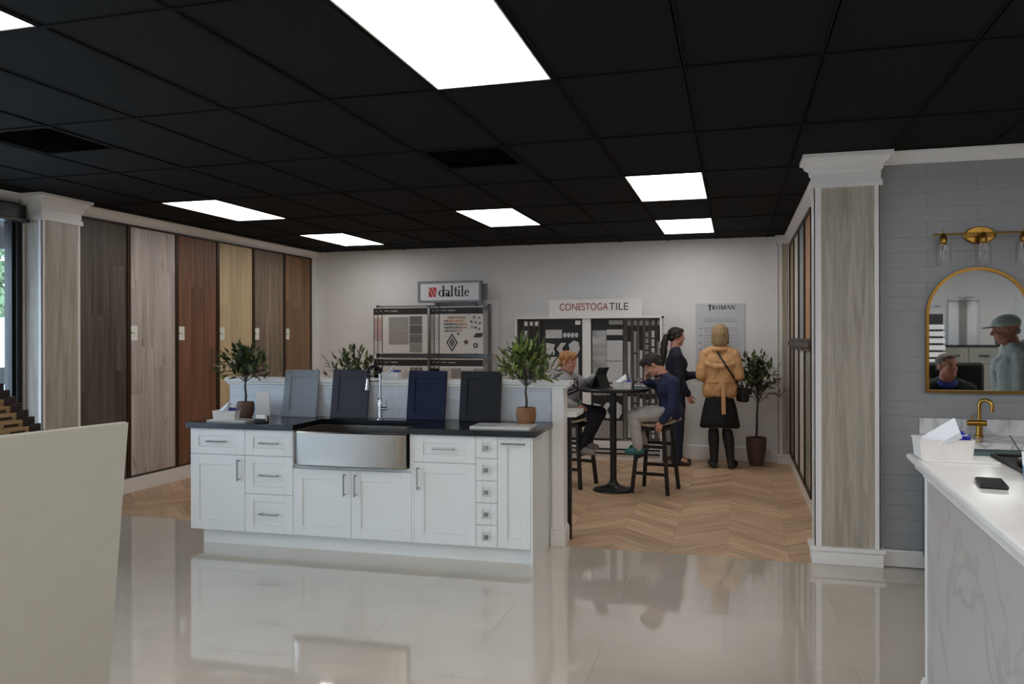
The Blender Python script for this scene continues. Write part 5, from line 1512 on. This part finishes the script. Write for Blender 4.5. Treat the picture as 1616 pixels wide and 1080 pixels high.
class Person:
    def __init__(self, label, J, sk, head_h, fwd, head_up=(0, 0, 1), arm=.044, leg=.075, torso=.095, vox=.0065):
        self.J = {k: V(v) for k, v in J.items()}; self.sk = sk; self.h = head_h; self.label = label
        self.fwd = V(fwd); self.hup = V(head_up); self.arm = arm; self.leg = leg; self.tor = torso; self.vox = vox
        self.mb = MB(); J = self.J
        self.q, self.R = add_head(self.mb, J['head'], fwd, head_up, head_h)
        side = (J['sR'] - J['sL']).normalized(); self.side = side
        mb = self.mb
        mb.cap(self.q(-.10, 0, -.28), head_h * .25, J['neck'], head_h * .27)
        self.torso(mb, 0)
        for s in 'LR':
            limb(mb, [J['s' + s], J['e' + s], J['w' + s]], [arm * 1.15, arm * .9, arm * .62])
            limb(mb, [J['h' + s], J['k' + s], J['a' + s]], [leg * 1.1, leg * .75, leg * .48])
            mb.cap(J['a' + s], leg * .5, J['t' + s], leg * .38)
    def torso(self, mb, g, low=0.0):
        J = self.J; t = self.tor + g; sd = self.side; w = (J['sR'] - J['sL']).length / 2
        ch = J['neck'].lerp(J['pelvis'], .30); wa = J['neck'].lerp(J['pelvis'], .66)
        for k in (-1, 1):
            mb.cap(ch + sd * (k * w * .45), t, wa + sd * (k * w * .36), t * .92)
            mb.cap(wa + sd * (k * w * .36), t * .92, J['pelvis'] + sd * (k * w * .42), t * 1.0)
        mb.cap(J['sL'], self.arm * 1.15 + g, J['neck'], self.arm * 1.0 + g); mb.cap(J['sR'], self.arm * 1.15 + g, J['neck'], self.arm * 1.0 + g)
        mb.cap(J['sL'].lerp(J['sR'], .12) - V((0, 0, .03)), self.arm * 1.2 + g, J['sL'].lerp(J['sR'], .88) - V((0, 0, .03)), self.arm * 1.2 + g)
    def finish(self):
        o = link('person', remesh(self.mb, self.vox, 3, .4), None, self.sk)
        o['label'] = self.label; o['category'] = 'person'
        self.o = o
        for b in (-1, 1):
            e = MB(); e.ell(self.q(.285, b * .135, -.005), (.052 * self.h,) * 3, None, 10, 8); eo = obj('eye', e, M['eyewhite'], o, smooth=180)
            i = MB(); i.ell(self.q(.312, b * .135, -.005), (.034 * self.h,) * 3, None, 8, 6); obj('iris', i, M['iris'], eo, smooth=180)
        l = MB(); l.cap(self.q(.352, -.07, -.262), .012 * self.h, self.q(.352, .07, -.262), .012 * self.h, 8); obj('mouth', l, M['lip'], o, smooth=180)
        return o
    def part(self, name, mb, mat, vox=.008, smooth=4, wr=0.0, freq=18, parent=None, **kw):
        me = remesh(mb, vox, smooth, .5)
        if wr:
            cs = [(v.co.copy(), v.normal.copy()) for v in me.vertices]
            for v, (p, nn) in zip(me.vertices, cs):
                v.co = p + nn * (noise.noise(p * freq) * wr + noise.noise(V((p.x * freq * 2.1, p.y * freq * 2.1, p.z * freq * 1.1))) * wr * .6)
        return link(name, me, parent or self.o, mat, **kw)
    def brows(self, mat):
        for b in (-1, 1):
            m = MB(); m.cap(self.q(.345, b * .07, .085), .013 * self.h, self.q(.315, b * .2, .085), .011 * self.h, 8); obj('eyebrow', m, mat, self.o, smooth=180)

def shoe(p, mb_ankle, toe, r, mat, sole, name='shoe'):
    a = V(mb_ankle); t = V(toe); d = (t - a); d.z = 0; d.normalize()
    heel = a - d * r * .6; heel.z = min(a.z, t.z + .02)
    m = MB(); m.cap(heel + V((0, 0, -.012)), r * .95, t, r * .82); m.cap(a + V((0, 0, .015)), r * .95, a.lerp(t, .55), r * .9)
    s = p.part(name, m, mat, .006, 3)
    return s

# ---------------------------------------------------------------- boy in grey hoodie
J = dict(head=(-1.709, 8.28, 1.307), neck=(-1.735, 8.30, 1.165), sR=(-1.735, 8.155, 1.11), sL=(-1.645, 8.42, 1.115), eR=(-1.745, 8.06, .915), wR=(-1.585, 8.07, .865),
         eL=(-1.545, 8.40, 1.06), wL=(-1.435, 8.275, 1.155), pelvis=(-1.735, 8.33, .815), hR=(-1.735, 8.25, .80), hL=(-1.715, 8.40, .80), kR=(-1.385, 8.16, .765), kL=(-1.385, 8.38, .775),
         aR=(-1.555, 8.17, .42), aL=(-1.545, 8.37, .44), tR=(-1.43, 8.13, .385), tL=(-1.43, 8.36, .41))
p = Person('person in a grey hoodie and navy trousers sitting at the bar table with a tablet', J, M['skin'], .222, (1, -.28, -.12), arm=.036, leg=.062, torso=.092)
add_hand(p.mb, p.J['wL'], (.75, -.25, .45), (.3, .1, -1), .145, -1, .45)
add_hand(p.mb, p.J['wR'], (1, .2, -.25), (0, .5, -.8), .145, 1, .35)
p.finish()
hm = hair_mat('red blond hair', (132, 82, 44), (186, 128, 74)); q = p.q; h = p.h
m = MB(); m.ell(q(-.10, 0, .20), (.42 * h, .375 * h, .35 * h), p.R); m.ell(q(.16, 0, .33), (.24 * h, .30 * h, .17 * h), p.R); m.cap(q(-.30, -.16, -.10), .15 * h, q(-.30, .16, -.10), .15 * h)
for b in (-1, 1): m.cap(q(.08, b * .30, .18), .09 * h, q(.02, b * .33, .02), .05 * h)
m.cap(q(.27, -.20, .26), .08 * h, q(.30, .2, .22), .08 * h)
ho = p.part('hair', m, hm, .006, 2); rough_hair(ho.data, .007, 60); p.brows(hm)
M['hoodie'] = plain('grey marl hoodie', (150, 149, 148), .85, var=.08, scale=60)
M['navyfab'] = plain('navy fabric', (28, 30, 52), .85, var=.1, scale=40)
M['navypants'] = plain('dark navy trousers', (20, 20, 34), .85, var=.12, scale=40)
g = .024; J = p.J
m = MB(); p.torso(m, g)
m.cap(J['pelvis'] + V((-.02, -.03, .02)), .115, J['pelvis'] + V((.05, .03, .03)), .105)
for s in 'LR': limb(m, [J['s' + s], J['e' + s], J['w' + s].lerp(J['e' + s], .06)], [.062, .054, .040])
hd = p.part('hoodie', m, M['hoodie'], .008, 5, .007, 16)
m = MB(); nb_ = J['neck']
for i in range(9):
    a = PI * (i / 8 - .5) * 1.5
    c_ = nb_ + V((-.03, .0, .02)) - p.fwd.normalized() * (.065 * math.cos(a)) + p.side * (.085 * math.sin(a))
    if i: m.cap(prev, .036, c_, .036)
    prev = c_
m.ell(nb_ + V((-.085, .02, -.02)), (.06, .09, .07))
hood = p.part('hood', m, M['hoodie'], .007, 4, .004, 20)
m = MB(); prev = None
for i in range(9):
    a = PI * (i / 8 - .5) * 1.3
    c_ = nb_ + V((-.012, 0, .04)) - p.fwd.normalized() * (.05 * math.cos(a)) + p.side * (.066 * math.sin(a))
    if i: m.cap(prev, .02, c_, .02)
    prev = c_
p.part('hood_lining', m, M['navyfab'], .006, 2, parent=hood)
m = MB()
for s in 'LR': limb(m, [J['h' + s] - (J['k' + s] - J['h' + s]) * .12, J['k' + s], J['a' + s]], [.088, .066, .05])
m.cap(J['pelvis'] + V((0, -.05, -.01)), .095, J['pelvis'] + V((.02, .07, -.01)), .095)
p.part('trousers', m, M['navypants'], .008, 4, .006, 18)
M['greyshoe'] = plain('grey trainers', (150, 146, 142), .6, var=.25, scale=50)
for s in 'LR': shoe(p, J['a' + s] + V((0, 0, -.02)), J['t' + s], .042, M['greyshoe'], None)
# chest print, wrapped on the hoodie
def wrap_print(hd, parent, center, normal, upv, w, h, items):
    """items: (mesh in x,y of -.5...5, material); projected along -normal"""
    bvh = BVHTree.FromPolygons([v.co for v in hd.data.vertices], [tuple(pl.vertices) for pl in hd.data.polygons])
    n = V(normal).normalized(); u = (V(upv) - n * V(upv).dot(n)).normalized(); x = u.cross(n).normalized()
    for nm, me, mat, lift in items:
        for v in me.vertices:
            pnt = V(center) + x * (v.co.x * w) + u * (v.co.y * h) + n * .3
            hit = bvh.ray_cast(pnt, -n)
            v.co = (hit[0] + hit[1] * lift) if hit[0] is not None else V(center) + x * (v.co.x * w) + u * (v.co.y * h)
        link(nm, me, parent, mat)
def grid_mesh(nm, shear=0.0, n=14, x0=-.5, x1=.5, y0=-.5, y1=.5):
    me = bpy.data.meshes.new(nm); vs = []; fs = []
    for j in range(n + 1):
        for i in range(n + 1):
            a, b = i / n, j / n; vs.append((x0 + (x1 - x0) * a, y0 + (y1 - y0) * b + shear * (a - .5), 0))
    for j in range(n):
        for i in range(n):
            a = j * (n + 1) + i; fs.append((a, a + 1, a + n + 2, a + n + 1))
    me.from_pydata(vs, [], fs); return me
def fit_text(body, w, h, cx=0, cy=0, shear=0.0, bold=.02):
    me = text_mesh(body, 1, bold); xs = [v.co.x for v in me.vertices]; ys = [v.co.y for v in me.vertices]
    ax, bx_ = min(xs), max(xs); ay, by_ = min(ys), max(ys)
    for v in me.vertices:
        a = (v.co.x - ax) / (bx_ - ax) - .5; b = (v.co.y - ay) / (by_ - ay) - .5
        v.co = V((cx + a * w, cy + b * h + shear * a * w, 0))
    return me
cn = V((.5, -.86, .0))
wrap_print(hd, hd, J['neck'].lerp(J['pelvis'], .33) + V((.04, -.05, .0)), cn, (0, 0, 1), .19, .15,
           [('print_ground', grid_mesh('print_ground', .28), M['navyfab'], .004), ('print_letters', fit_text('ARIX', .86, .52, 0, .14, .28), M['paper'], .006),
            ('print_line', fit_text('.......', .8, .08, 0, -.28, .28, .05), M['paper'], .006)])

# ---------------------------------------------------------------- boy in navy
J = dict(head=(-.825, 8.21, 1.283), neck=(-.70, 8.22, 1.165), sL=(-.60, 8.075, 1.105), sR=(-.66, 8.36, 1.105), eL=(-.60, 8.01, .885), wL=(-.705, 7.99, .735), eR=(-.80, 8.37, 1.075), wR=(-.885, 8.20, 1.115),
         pelvis=(-.64, 8.235, .815), hL=(-.68, 8.15, .80), hR=(-.68, 8.32, .80), kL=(-1.0, 8.09, .77), kR=(-1.01, 8.345, .775), aL=(-.955, 8.085, .46), aR=(-.93, 8.33, .46), tL=(-1.05, 8.05, .415), tR=(-1.04, 8.31, .42))
p = Person('person in a navy sweatshirt and grey trousers bent over the bar table, hand to face', J, M['skin'], .222, (-.80, -.10, -.62), (-.55, 0, .82), arm=.036, leg=.062, torso=.082)
add_hand(p.mb, p.J['wL'], (-.45, -.05, -.9), (.1, .9, -.1), .15, -1, .5)
add_hand(p.mb, p.J['wR'], (-.15, .0, 1), (.9, .0, .1), .145, 1, .75, thumb_in=.5)
p.finish()
hm = hair_mat('dark brown hair', (24, 20, 16), (46, 38, 30)); q = p.q; h = p.h
m = MB(); m.ell(q(-.10, 0, .20), (.43 * h, .385 * h, .36 * h), p.R); m.ell(q(.17, 0, .33), (.25 * h, .31 * h, .19 * h), p.R); m.cap(q(-.33, -.16, -.08), .14 * h, q(-.33, .16, -.08), .14 * h)
m.cap(q(.30, -.2, .26), .09 * h, q(.32, .2, .26), .09 * h)
for b in (-1, 1): m.cap(q(.08, b * .31, .16), .09 * h, q(.02, b * .335, .02), .05 * h)
ho = p.part('hair', m, hm, .006, 2); rough_hair(ho.data, .008, 60); p.brows(hm)
M['navysweat'] = plain('navy sweatshirt', (30, 36, 70), .85, var=.1, scale=40)
M['lightpants'] = plain('light grey trousers', (176, 172, 166), .85, var=.06, scale=30)
M['tealshoe'] = plain('teal trainers', (52, 112, 118), .5, var=.2, scale=40)
J = p.J; m = MB(); p.torso(m, g)
m.cap(J['pelvis'] + V((-.02, -.04, .01)), .118, J['pelvis'] + V((0, .05, .01)), .118)
for s in 'LR': limb(m, [J['s' + s], J['e' + s], J['w' + s].lerp(J['e' + s], .06)], [.062, .054, .04])
sw_ = p.part('sweatshirt', m, M['navysweat'], .008, 5, .007, 16)
m = MB(); prev = None
for i in range(13):
    a = 2 * PI * i / 12; c_ = J['neck'] + V((-.035, 0, .022)) + V((.05 * math.cos(a), .055 * math.sin(a), .02 * math.cos(a)))
    if prev is not None: m.cap(prev, .012, c_, .012)
    prev = c_
p.part('collar', m, M['navyfab'], .005, 2)
m = MB()
for s in 'LR': limb(m, [J['h' + s] - (J['k' + s] - J['h' + s]) * .15, J['k' + s], J['a' + s]], [.088, .068, .052])
m.cap(J['pelvis'] + V((0, -.06, -.015)), .095, J['pelvis'] + V((0, .06, -.015)), .095)
p.part('trousers', m, M['lightpants'], .008, 4, .007, 18)
for s in 'LR': shoe(p, J['a' + s] + V((0, 0, -.02)), J['t' + s], .043, M['tealshoe'], None)

# ---------------------------------------------------------------- woman in navy, ponytail
J = dict(head=(-.70, 10.0, 1.575), neck=(-.715, 9.985, 1.40), sR=(-.69, 9.82, 1.335), sL=(-.75, 10.15, 1.335), eR=(-.66, 9.80, 1.06), wR=(-.565, 9.865, .875), eL=(-.62, 10.16, 1.08), wL=(-.46, 10.14, 1.10),
         pelvis=(-.715, 9.99, .93), hR=(-.70, 9.915, .90), hL=(-.72, 10.07, .90), kR=(-.69, 9.92, .49), kL=(-.70, 10.07, .49), aR=(-.705, 9.92, .09), aL=(-.72, 10.08, .09), tR=(-.56, 9.90, .035), tL=(-.57, 10.10, .035))
p = Person('person standing in dark navy sweater and jeans behind the stool, facing the wall poster', J, M['skin'], .225, (.95, .30, -.05), arm=.042, leg=.075, torso=.095)
add_hand(p.mb, p.J['wR'], (.45, .1, -1), (.2, .9, .2), .165, 1, .45)
add_hand(p.mb, p.J['wL'], (1, -.2, .1), (0, -.5, -.8), .165, -1, .4)
p.finish()
hm = hair_mat('dark hair', (18, 14, 13), (42, 32, 27)); q = p.q; h = p.h
m = MB(); m.ell(q(-.10, 0, .19), (.43 * h, .38 * h, .355 * h), p.R); m.ell(q(.12, 0, .34), (.24 * h, .29 * h, .15 * h), p.R); m.cap(q(-.30, -.15, -.10), .16 * h, q(-.30, .15, -.10), .16 * h)
for b in (-1, 1): m.cap(q(.14, b * .29, .16), .08 * h, q(-.08, b * .34, .0), .09 * h)
pt = [q(-.50, 0, .10), q(-.62, .04, -.02), q(-.70, .08, -.4), q(-.72, .1, -.9), q(-.76, .12, -1.45), q(-.86, .14, -1.75)]
ho = p.part('hair', m, hm, .006, 2); rough_hair(ho.data, .004, 60); p.brows(hm)
m = MB(); limb(m, pt, [.05 * h, .15 * h, .19 * h, .19 * h, .14 * h, .04 * h]); po_ = p.part('ponytail', m, hm, .006, 2, parent=ho); rough_hair(po_.data, .008, 50)
m = MB(); m.cap(q(-.5, 0, .1), .075 * h, q(-.56, .01, .06), .07 * h); p.part('hair_tie', m, M['dark'], .005, 1, parent=ho)
M['navytop'] = plain('dark navy sweater', (24, 27, 44), .85, var=.12, scale=40)
M['jeans'] = plain('dark blue jeans', (28, 36, 58), .85, var=.15, scale=60)
M['brownshoe'] = plain('dark brown shoe', (52, 34, 30), .4, var=.1)
J = p.J; m = MB(); p.torso(m, .026)
m.cap(J['pelvis'] + V((-.01, -.07, .0)), .118, J['pelvis'] + V((0, .07, .0)), .118); m.cap(J['pelvis'] + V((-.01, -.06, .0)), .118, J['pelvis'] + V((0, -.05, -.08)), .11); m.cap(J['pelvis'] + V((0, .06, .0)), .118, J['pelvis'] + V((0, .06, -.08)), .11)
m.ell(J['neck'].lerp(J['pelvis'], .34) + V((.075, .0, 0)), (.07, .13, .09))
for s in 'LR': limb(m, [J['s' + s], J['e' + s], J['w' + s].lerp(J['e' + s], .06)], [.068, .06, .045])
p.part('sweater', m, M['navytop'], .009, 5, .008, 14)
m = MB()
for s in 'LR': limb(m, [J['h' + s], J['k' + s], J['a' + s] + V((0, 0, -.02))], [.112, .082, .07])
m.cap(J['pelvis'] + V((0, -.06, -.05)), .11, J['pelvis'] + V((0, .06, -.05)), .11)
p.part('jeans', m, M['jeans'], .009, 5, .006, 16)
for s in 'LR': shoe(p, J['a' + s] + V((0, 0, -.03)), J['t' + s], .04, M['brownshoe'], None)

# ---------------------------------------------------------------- woman in tan jacket seen from behind
J = dict(head=(-.185, 9.87, 1.60), neck=(-.187, 9.84, 1.445), sL=(-.355, 9.83, 1.355), sR=(-.02, 9.83, 1.355), eL=(-.405, 9.80, 1.115), wL=(-.335, 10.0, 1.04), eR=(.03, 9.82, 1.115), wR=(-.02, 10.02, 1.06),
         pelvis=(-.187, 9.86, .92), hL=(-.27, 9.86, .90), hR=(-.105, 9.86, .90), kL=(-.262, 9.87, .50), kR=(-.105, 9.87, .50), aL=(-.255, 9.87, .09), aR=(-.065, 9.87, .09), tL=(-.30, 9.97, .035), tR=(-.015, 9.965, .035))
p = Person('person in a tan belted jacket, black skirt and boots, seen from behind', J, M['skin'], .225, (-.04, 1, -.10), arm=.044, leg=.07, torso=.098)
add_hand(p.mb, p.J['wL'], (.5, .8, .2), (.6, -.4, .3), .165, -1, .5)
add_hand(p.mb, p.J['wR'], (-.5, .8, .2), (-.6, -.4, .3), .165, 1, .5)
p.finish()
hm = hair_mat('blond hair', (128, 98, 66), (190, 160, 118)); q = p.q; h = p.h
m = MB(); m.ell(q(-.09, 0, .17), (.46 * h, .415 * h, .40 * h), p.R)
m.cap(q(-.26, -.17, .0), .27 * h, q(-.27, -.19, -.42), .21 * h); m.cap(q(-.26, .17, .0), .27 * h, q(-.27, .19, -.42), .21 * h); m.cap(q(-.34, 0, .0), .26 * h, q(-.33, 0, -.46), .2 * h)
for b in (-1, 1): m.cap(q(.0, b * .32, .12), .13 * h, q(.0, b * .36, -.42), .10 * h)
ho = p.part('hair', m, hm, .006, 2); rough_hair(ho.data, .008, 55, (1, 1, .12)); p.brows(hm)
M['tanjacket'] = plain('tan cotton jacket', (212, 162, 112), .75, var=.08, scale=20)
M['blackskirt'] = plain('black skirt', (15, 14, 15), .8, var=.2, scale=30)
M['boot'] = plain('dark blue-black boot leather', (22, 24, 28), .35, var=.2, scale=30)
J = p.J; m = MB(); p.torso(m, .02)
for k in (-1, 1):
    m.cap(V((-.187 + k * .06, 9.85, 1.07)), .105, V((-.187 + k * .105, 9.85, .93)), .108)
m.cap(V((-.187, 9.83, 1.05)), .105, V((-.187, 9.83, .93)), .115)
for s in 'LR': limb(m, [J['s' + s] + V((0, 0, -.005)), J['e' + s], J['w' + s].lerp(J['e' + s], .1)], [.07, .068, .05])
# yoke flap across the shoulders
for k in (-1, 1): m.cap(V((-.187 + k * .03, 9.745, 1.22)), .035, V((-.187 + k * .15, 9.765, 1.25)), .035)
jk = p.part('jacket', m, M['tanjacket'], .007, 4, .006, 17)
m = MB()
for i in range(9):
    a = PI * (i / 8 - .5) * 1.7; c_ = V((-.187, 9.845, 1.425)) + V((.105 * math.sin(a), -.085 * math.cos(a), .0))
    if i: m.cap(prev, .026, c_, .026)
    prev = c_
p.part('collar', m, M['tanjacket'], .006, 3, .003, 20, parent=jk)
m = MB(); rr_ = 24
vs = []
for i in range(rr_ + 1):
    a = 2 * PI * i / rr_; c_ = V((-.187 + .178 * math.cos(a), 9.845 + .135 * math.sin(a), 1.045))
    if i: m.bar(prev, c_, .012, .035)
    prev = c_
m.bar(V((-.15, 9.69, 1.045)), V((-.145, 9.68, .92)), .046, .012, V((0, 1, 0))); m.bar(V((-.145, 9.68, .92)), V((-.14, 9.672, .66)), .048, .012, V((0, 1, 0))); m.bar(V((-.17, 9.69, 1.04)), V((-.21, 9.68, .95)), .04, .012, V((0, 1, 0)))
p.part('belt', m, M['tanjacket'], .005, 2, parent=jk)
sk = MB(); nsk = 64; vs = []; fs = []; lv = [(.92, .14, .10), (.85, .16, .12), (.70, .198, .152), (.56, .222, .172), (.495, .232, .178)]
for (z, rx, ry) in lv:
    for i in range(nsk):
        a = 2 * PI * i / nsk; fo = 1 + .03 * math.sin(a * 9) * (1 - (z - .495) / .5)
        vs.append((-.19 + rx * fo * math.cos(a), 9.86 + ry * fo * math.sin(a), z + .006 * math.sin(a * 3)))
for l in range(len(lv) - 1):
    for i in range(nsk): fs.append((l * nsk + i, l * nsk + (i + 1) % nsk, (l + 1) * nsk + (i + 1) % nsk, (l + 1) * nsk + i))
fs.append(tuple(range(nsk)))
sk.add(vs, fs); so = obj('skirt', sk, M['blackskirt'], p.o, smooth=180); sm_ = so.modifiers.new('thick', 'SOLIDIFY'); sm_.thickness = .004
for s in 'LR':
    m = MB(); a_ = J['a' + s]; k_ = J['k' + s]; t_ = J['t' + s]
    limb(m, [k_ + V((0, 0, -.055)), k_.lerp(a_, .35), a_ + V((0, 0, .03))], [.062, .066, .048]); m.cap(a_, .05, t_ + V((0, 0, .01)), .04); m.cap(a_ + V((0, -.03, -.045)), .036, t_, .036); m.bx(a_.x - .03, a_.x + .03, a_.y - .065, a_.y - .005, 0.002, .06)
    p.part('boot', m, M['boot'], .007, 4, .004, 22)
m = MB(); pts = []
bv = BVHTree.FromPolygons([v.co for v in jk.data.vertices], [tuple(pl.vertices) for pl in jk.data.polygons])
for i in range(15):
    f = i / 14; x = -.235 + .275 * f; z = 1.43 - .45 * f
    hit = bv.ray_cast(V((x, 9.3, z)), V((0, 1, 0))); pts.append(V((x, (hit[0].y if hit[0] is not None else 9.74) - .006, z)))
for i in range(14): m.bar(pts[i], pts[i + 1], .022, .006, V((0, 1, 0)))
bag = thing('crossbody_bag', 'black crossbody bag hanging at the hip of the tan jacket', 'bag', (.075, 9.81, .80))
st_ = obj('strap', m, M['dark'], None); st_.parent = bag; st_.matrix_parent_inverse = Matrix.Translation((-.075, -9.81, -.80))
m = MB().bx(-.05, .05, -.085, .085, 0, .17); obj('pouch', m, M['dark'], bag, bevel=.03, seg=4, rz=.5)
obj('flap', MB().bx(-.054, .054, -.088, .088, .08, .175), M['dark'], bag, bevel=.02, seg=3, rz=.5)

# ---------------------------------------------------------------- man in cap and pale hoodie (seen in the mirror)
bx0, by0 = 2.06, 4.72
Jr = dict(head=(0, 0, 1.62), neck=(.06, 0, 1.46), sR=(.08, .19, 1.39), sL=(.08, -.19, 1.39), eR=(.06, .25, 1.12), wR=(-.08, .18, .95), eL=(.06, -.25, 1.12), wL=(-.10, -.16, .95), pelvis=(.07, 0, .95), hR=(.06, .09, .93), hL=(.06, -.09, .93),
          kR=(.05, .10, .50), kL=(.04, -.10, .50), aR=(.08, .11, .09), aL=(.08, -.11, .09), tR=(-.09, .13, .04), tL=(-.09, -.13, .04))
J = {k: (bx0 + v[0], by0 + v[1], v[2]) for k, v in Jr.items()}
p = Person('person standing in a pale cap and light grey hoodie, reflected in the mirror', J, M['skin2'], .235, (-1, -.1, -.12), arm=.05, leg=.085, torso=.118)
add_hand(p.mb, p.J['wR'], (-.8, 0, -.5), (0, -.6, -.5), .18, 1, .4); add_hand(p.mb, p.J['wL'], (-.8, 0, -.5), (0, .6, -.5), .18, -1, .4)
p.finish(); q = p.q; h = p.h
M['cap'] = plain('pale green grey cap', (176, 186, 180), .8, var=.05)
M['palehood'] = plain('pale grey green hoodie', (172, 178, 172), .85, var=.05, scale=30)
M['greyhair'] = plain('grey hair', (150, 140, 130), .6, var=.2, scale=80)
m = MB(); m.ell(q(-.07, 0, .24), (.45 * h, .375 * h, .30 * h), p.R); m.ell(q(.48, 0, .15), (.24 * h, .24 * h, .035 * h), p.R); cp_ = p.part('cap', m, M['cap'], .006, 3)
m = MB(); m.cap(q(-.32, -.15, -.06), .12 * h, q(-.32, .15, -.06), .12 * h); p.part('hair', m, M['greyhair'], .006, 2)
m = MB(); m.ell(q(.30, 0, -.40), (.07 * h, .12 * h, .10 * h), p.R); p.part('beard', m, M['greyhair'], .005, 2)
J = p.J; m = MB(); p.torso(m, .03); m.cap(J['pelvis'] + V((0, -.06, -.03)), .15, J['pelvis'] + V((0, .06, -.03)), .15); m.ell(J['neck'] + V((.09, 0, .0)), (.08, .13, .09))
m.cap(J['neck'] + V((-.02, -.09, .02)), .045, J['neck'] + V((-.02, .09, .02)), .045)
for s in 'LR': limb(m, [J['s' + s], J['e' + s], J['w' + s].lerp(J['e' + s], .06)], [.082, .072, .055])
hd2 = p.part('hoodie', m, M['palehood'], .01, 5, .01, 12)
wrap_print(hd2, hd2, J['neck'].lerp(J['pelvis'], .4) + V((-.1, 0, 0)), (-1, .25, 0), (0, 0, 1), .22, .1, [('print_letters', fit_text('F', .2, .8, 0, 0, 0, .04), M['ink'], .006)])
m = MB()
for s in 'LR': limb(m, [J['h' + s], J['k' + s], J['a' + s] + V((0, 0, -.02))], [.12, .09, .075])
p.part('trousers', m, M['jeans'], .01, 4, .006, 14)
for s in 'LR': shoe(p, J['a' + s] + V((0, 0, -.03)), J['t' + s], .045, M['brownshoe'], None)

# ---------------------------------------------------------------- seated man (seen in the mirror) and his chair
cx, cy = 1.93, 3.50
Jr = dict(head=(0, 0, 1.29), neck=(.0, -.07, 1.12), sR=(.19, -.09, 1.05), sL=(-.19, -.09, 1.05), eR=(.24, .02, .80), wR=(.15, .22, .70), eL=(-.24, .02, .80), wL=(-.15, .22, .70), pelvis=(0, -.10, .56), hR=(.09, -.06, .55), hL=(-.09, -.06, .55),
          kR=(.10, .36, .52), kL=(-.10, .36, .52), aR=(.11, .32, .10), aL=(-.11, .32, .10), tR=(.12, .48, .045), tL=(-.12, .48, .045))
J = {k: (cx + v[0], cy + v[1], v[2]) for k, v in Jr.items()}
p = Person('person seated in black over a blue collar, reflected in the mirror', J, M['skin2'], .235, (.45, 1, .12), arm=.05, leg=.08, torso=.115)
add_hand(p.mb, p.J['wR'], (-.2, .9, -.1), (0, 0, -1), .18, 1, .4); add_hand(p.mb, p.J['wL'], (.2, .9, -.1), (0, 0, -1), .18, -1, .4)
p.finish(); q = p.q; h = p.h
hm = hair_mat('greying brown hair', (70, 58, 46), (112, 98, 82))
m = MB(); m.ell(q(-.10, 0, .19), (.42 * h, .37 * h, .345 * h), p.R); m.cap(q(-.3, -.15, -.06), .14 * h, q(-.3, .15, -.06), .14 * h); m.ell(q(.12, 0, .34), (.22 * h, .28 * h, .13 * h), p.R)
ho = p.part('hair', m, hm, .006, 2); rough_hair(ho.data, .004, 60); p.brows(hm)
J = p.J; m = MB(); p.torso(m, .03); m.cap(J['pelvis'] + V((-.06, 0, 0)), .14, J['pelvis'] + V((.06, 0, 0)), .14)
for s in 'LR': limb(m, [J['s' + s], J['e' + s], J['w' + s].lerp(J['e' + s], .06)], [.078, .068, .05])
p.part('jacket', m, M['blackskirt'], .01, 5, .008, 12)
m = MB(); prev = None
for i in range(13):
    a = 2 * PI * i / 12; c_ = J['neck'] + V((.075 * math.cos(a), .02 + .075 * math.sin(a), .02 - .03 * math.sin(a)))
    if prev is not None: m.cap(prev, .028, c_, .028)
    prev = c_
p.part('shirt_collar', m, plain('blue shirt', (44, 62, 140), .8, var=.05), .007, 2)
m = MB()
for s in 'LR': limb(m, [J['h' + s], J['k' + s], J['a' + s]], [.115, .085, .07])
p.part('trousers', m, M['navypants'], .01, 4)
for s in 'LR': shoe(p, J['a' + s] + V((0, 0, -.03)), J['t' + s], .045, M['brownshoe'], None)
t = thing('office_chair', 'black high-backed office chair reflected behind the seated person in the mirror', 'chair', (cx, cy - .06, 0))
obj('seat', MB().bx(-.26, .26, -.25, .25, .36, .44), M['dark'], t, bevel=.03, seg=3)
obj('backrest', MB().bx(-.16, .40, -.34, -.24, .50, 1.32), M['dark'], t, bevel=.06, seg=4)
obj('column', MB().tube([(0, 0, .08), (0, 0, .37)], .03, 12), M['dark'], t)
for k in range(5):
    a = 2 * PI * k / 5; d = V((math.cos(a), math.sin(a), 0))
    l_ = obj('leg', MB().bar(V((0, 0, .09)), d * .30 + V((0, 0, .07)), .04, .03), M['dark'], t); obj('caster', MB().lathe([(0, 0), (.025, .005), (.03, .03), (.025, .055), (0, .06)], 12, d * .30), M['dark'], l_)
bpy.data.scenes.remove(WORK)
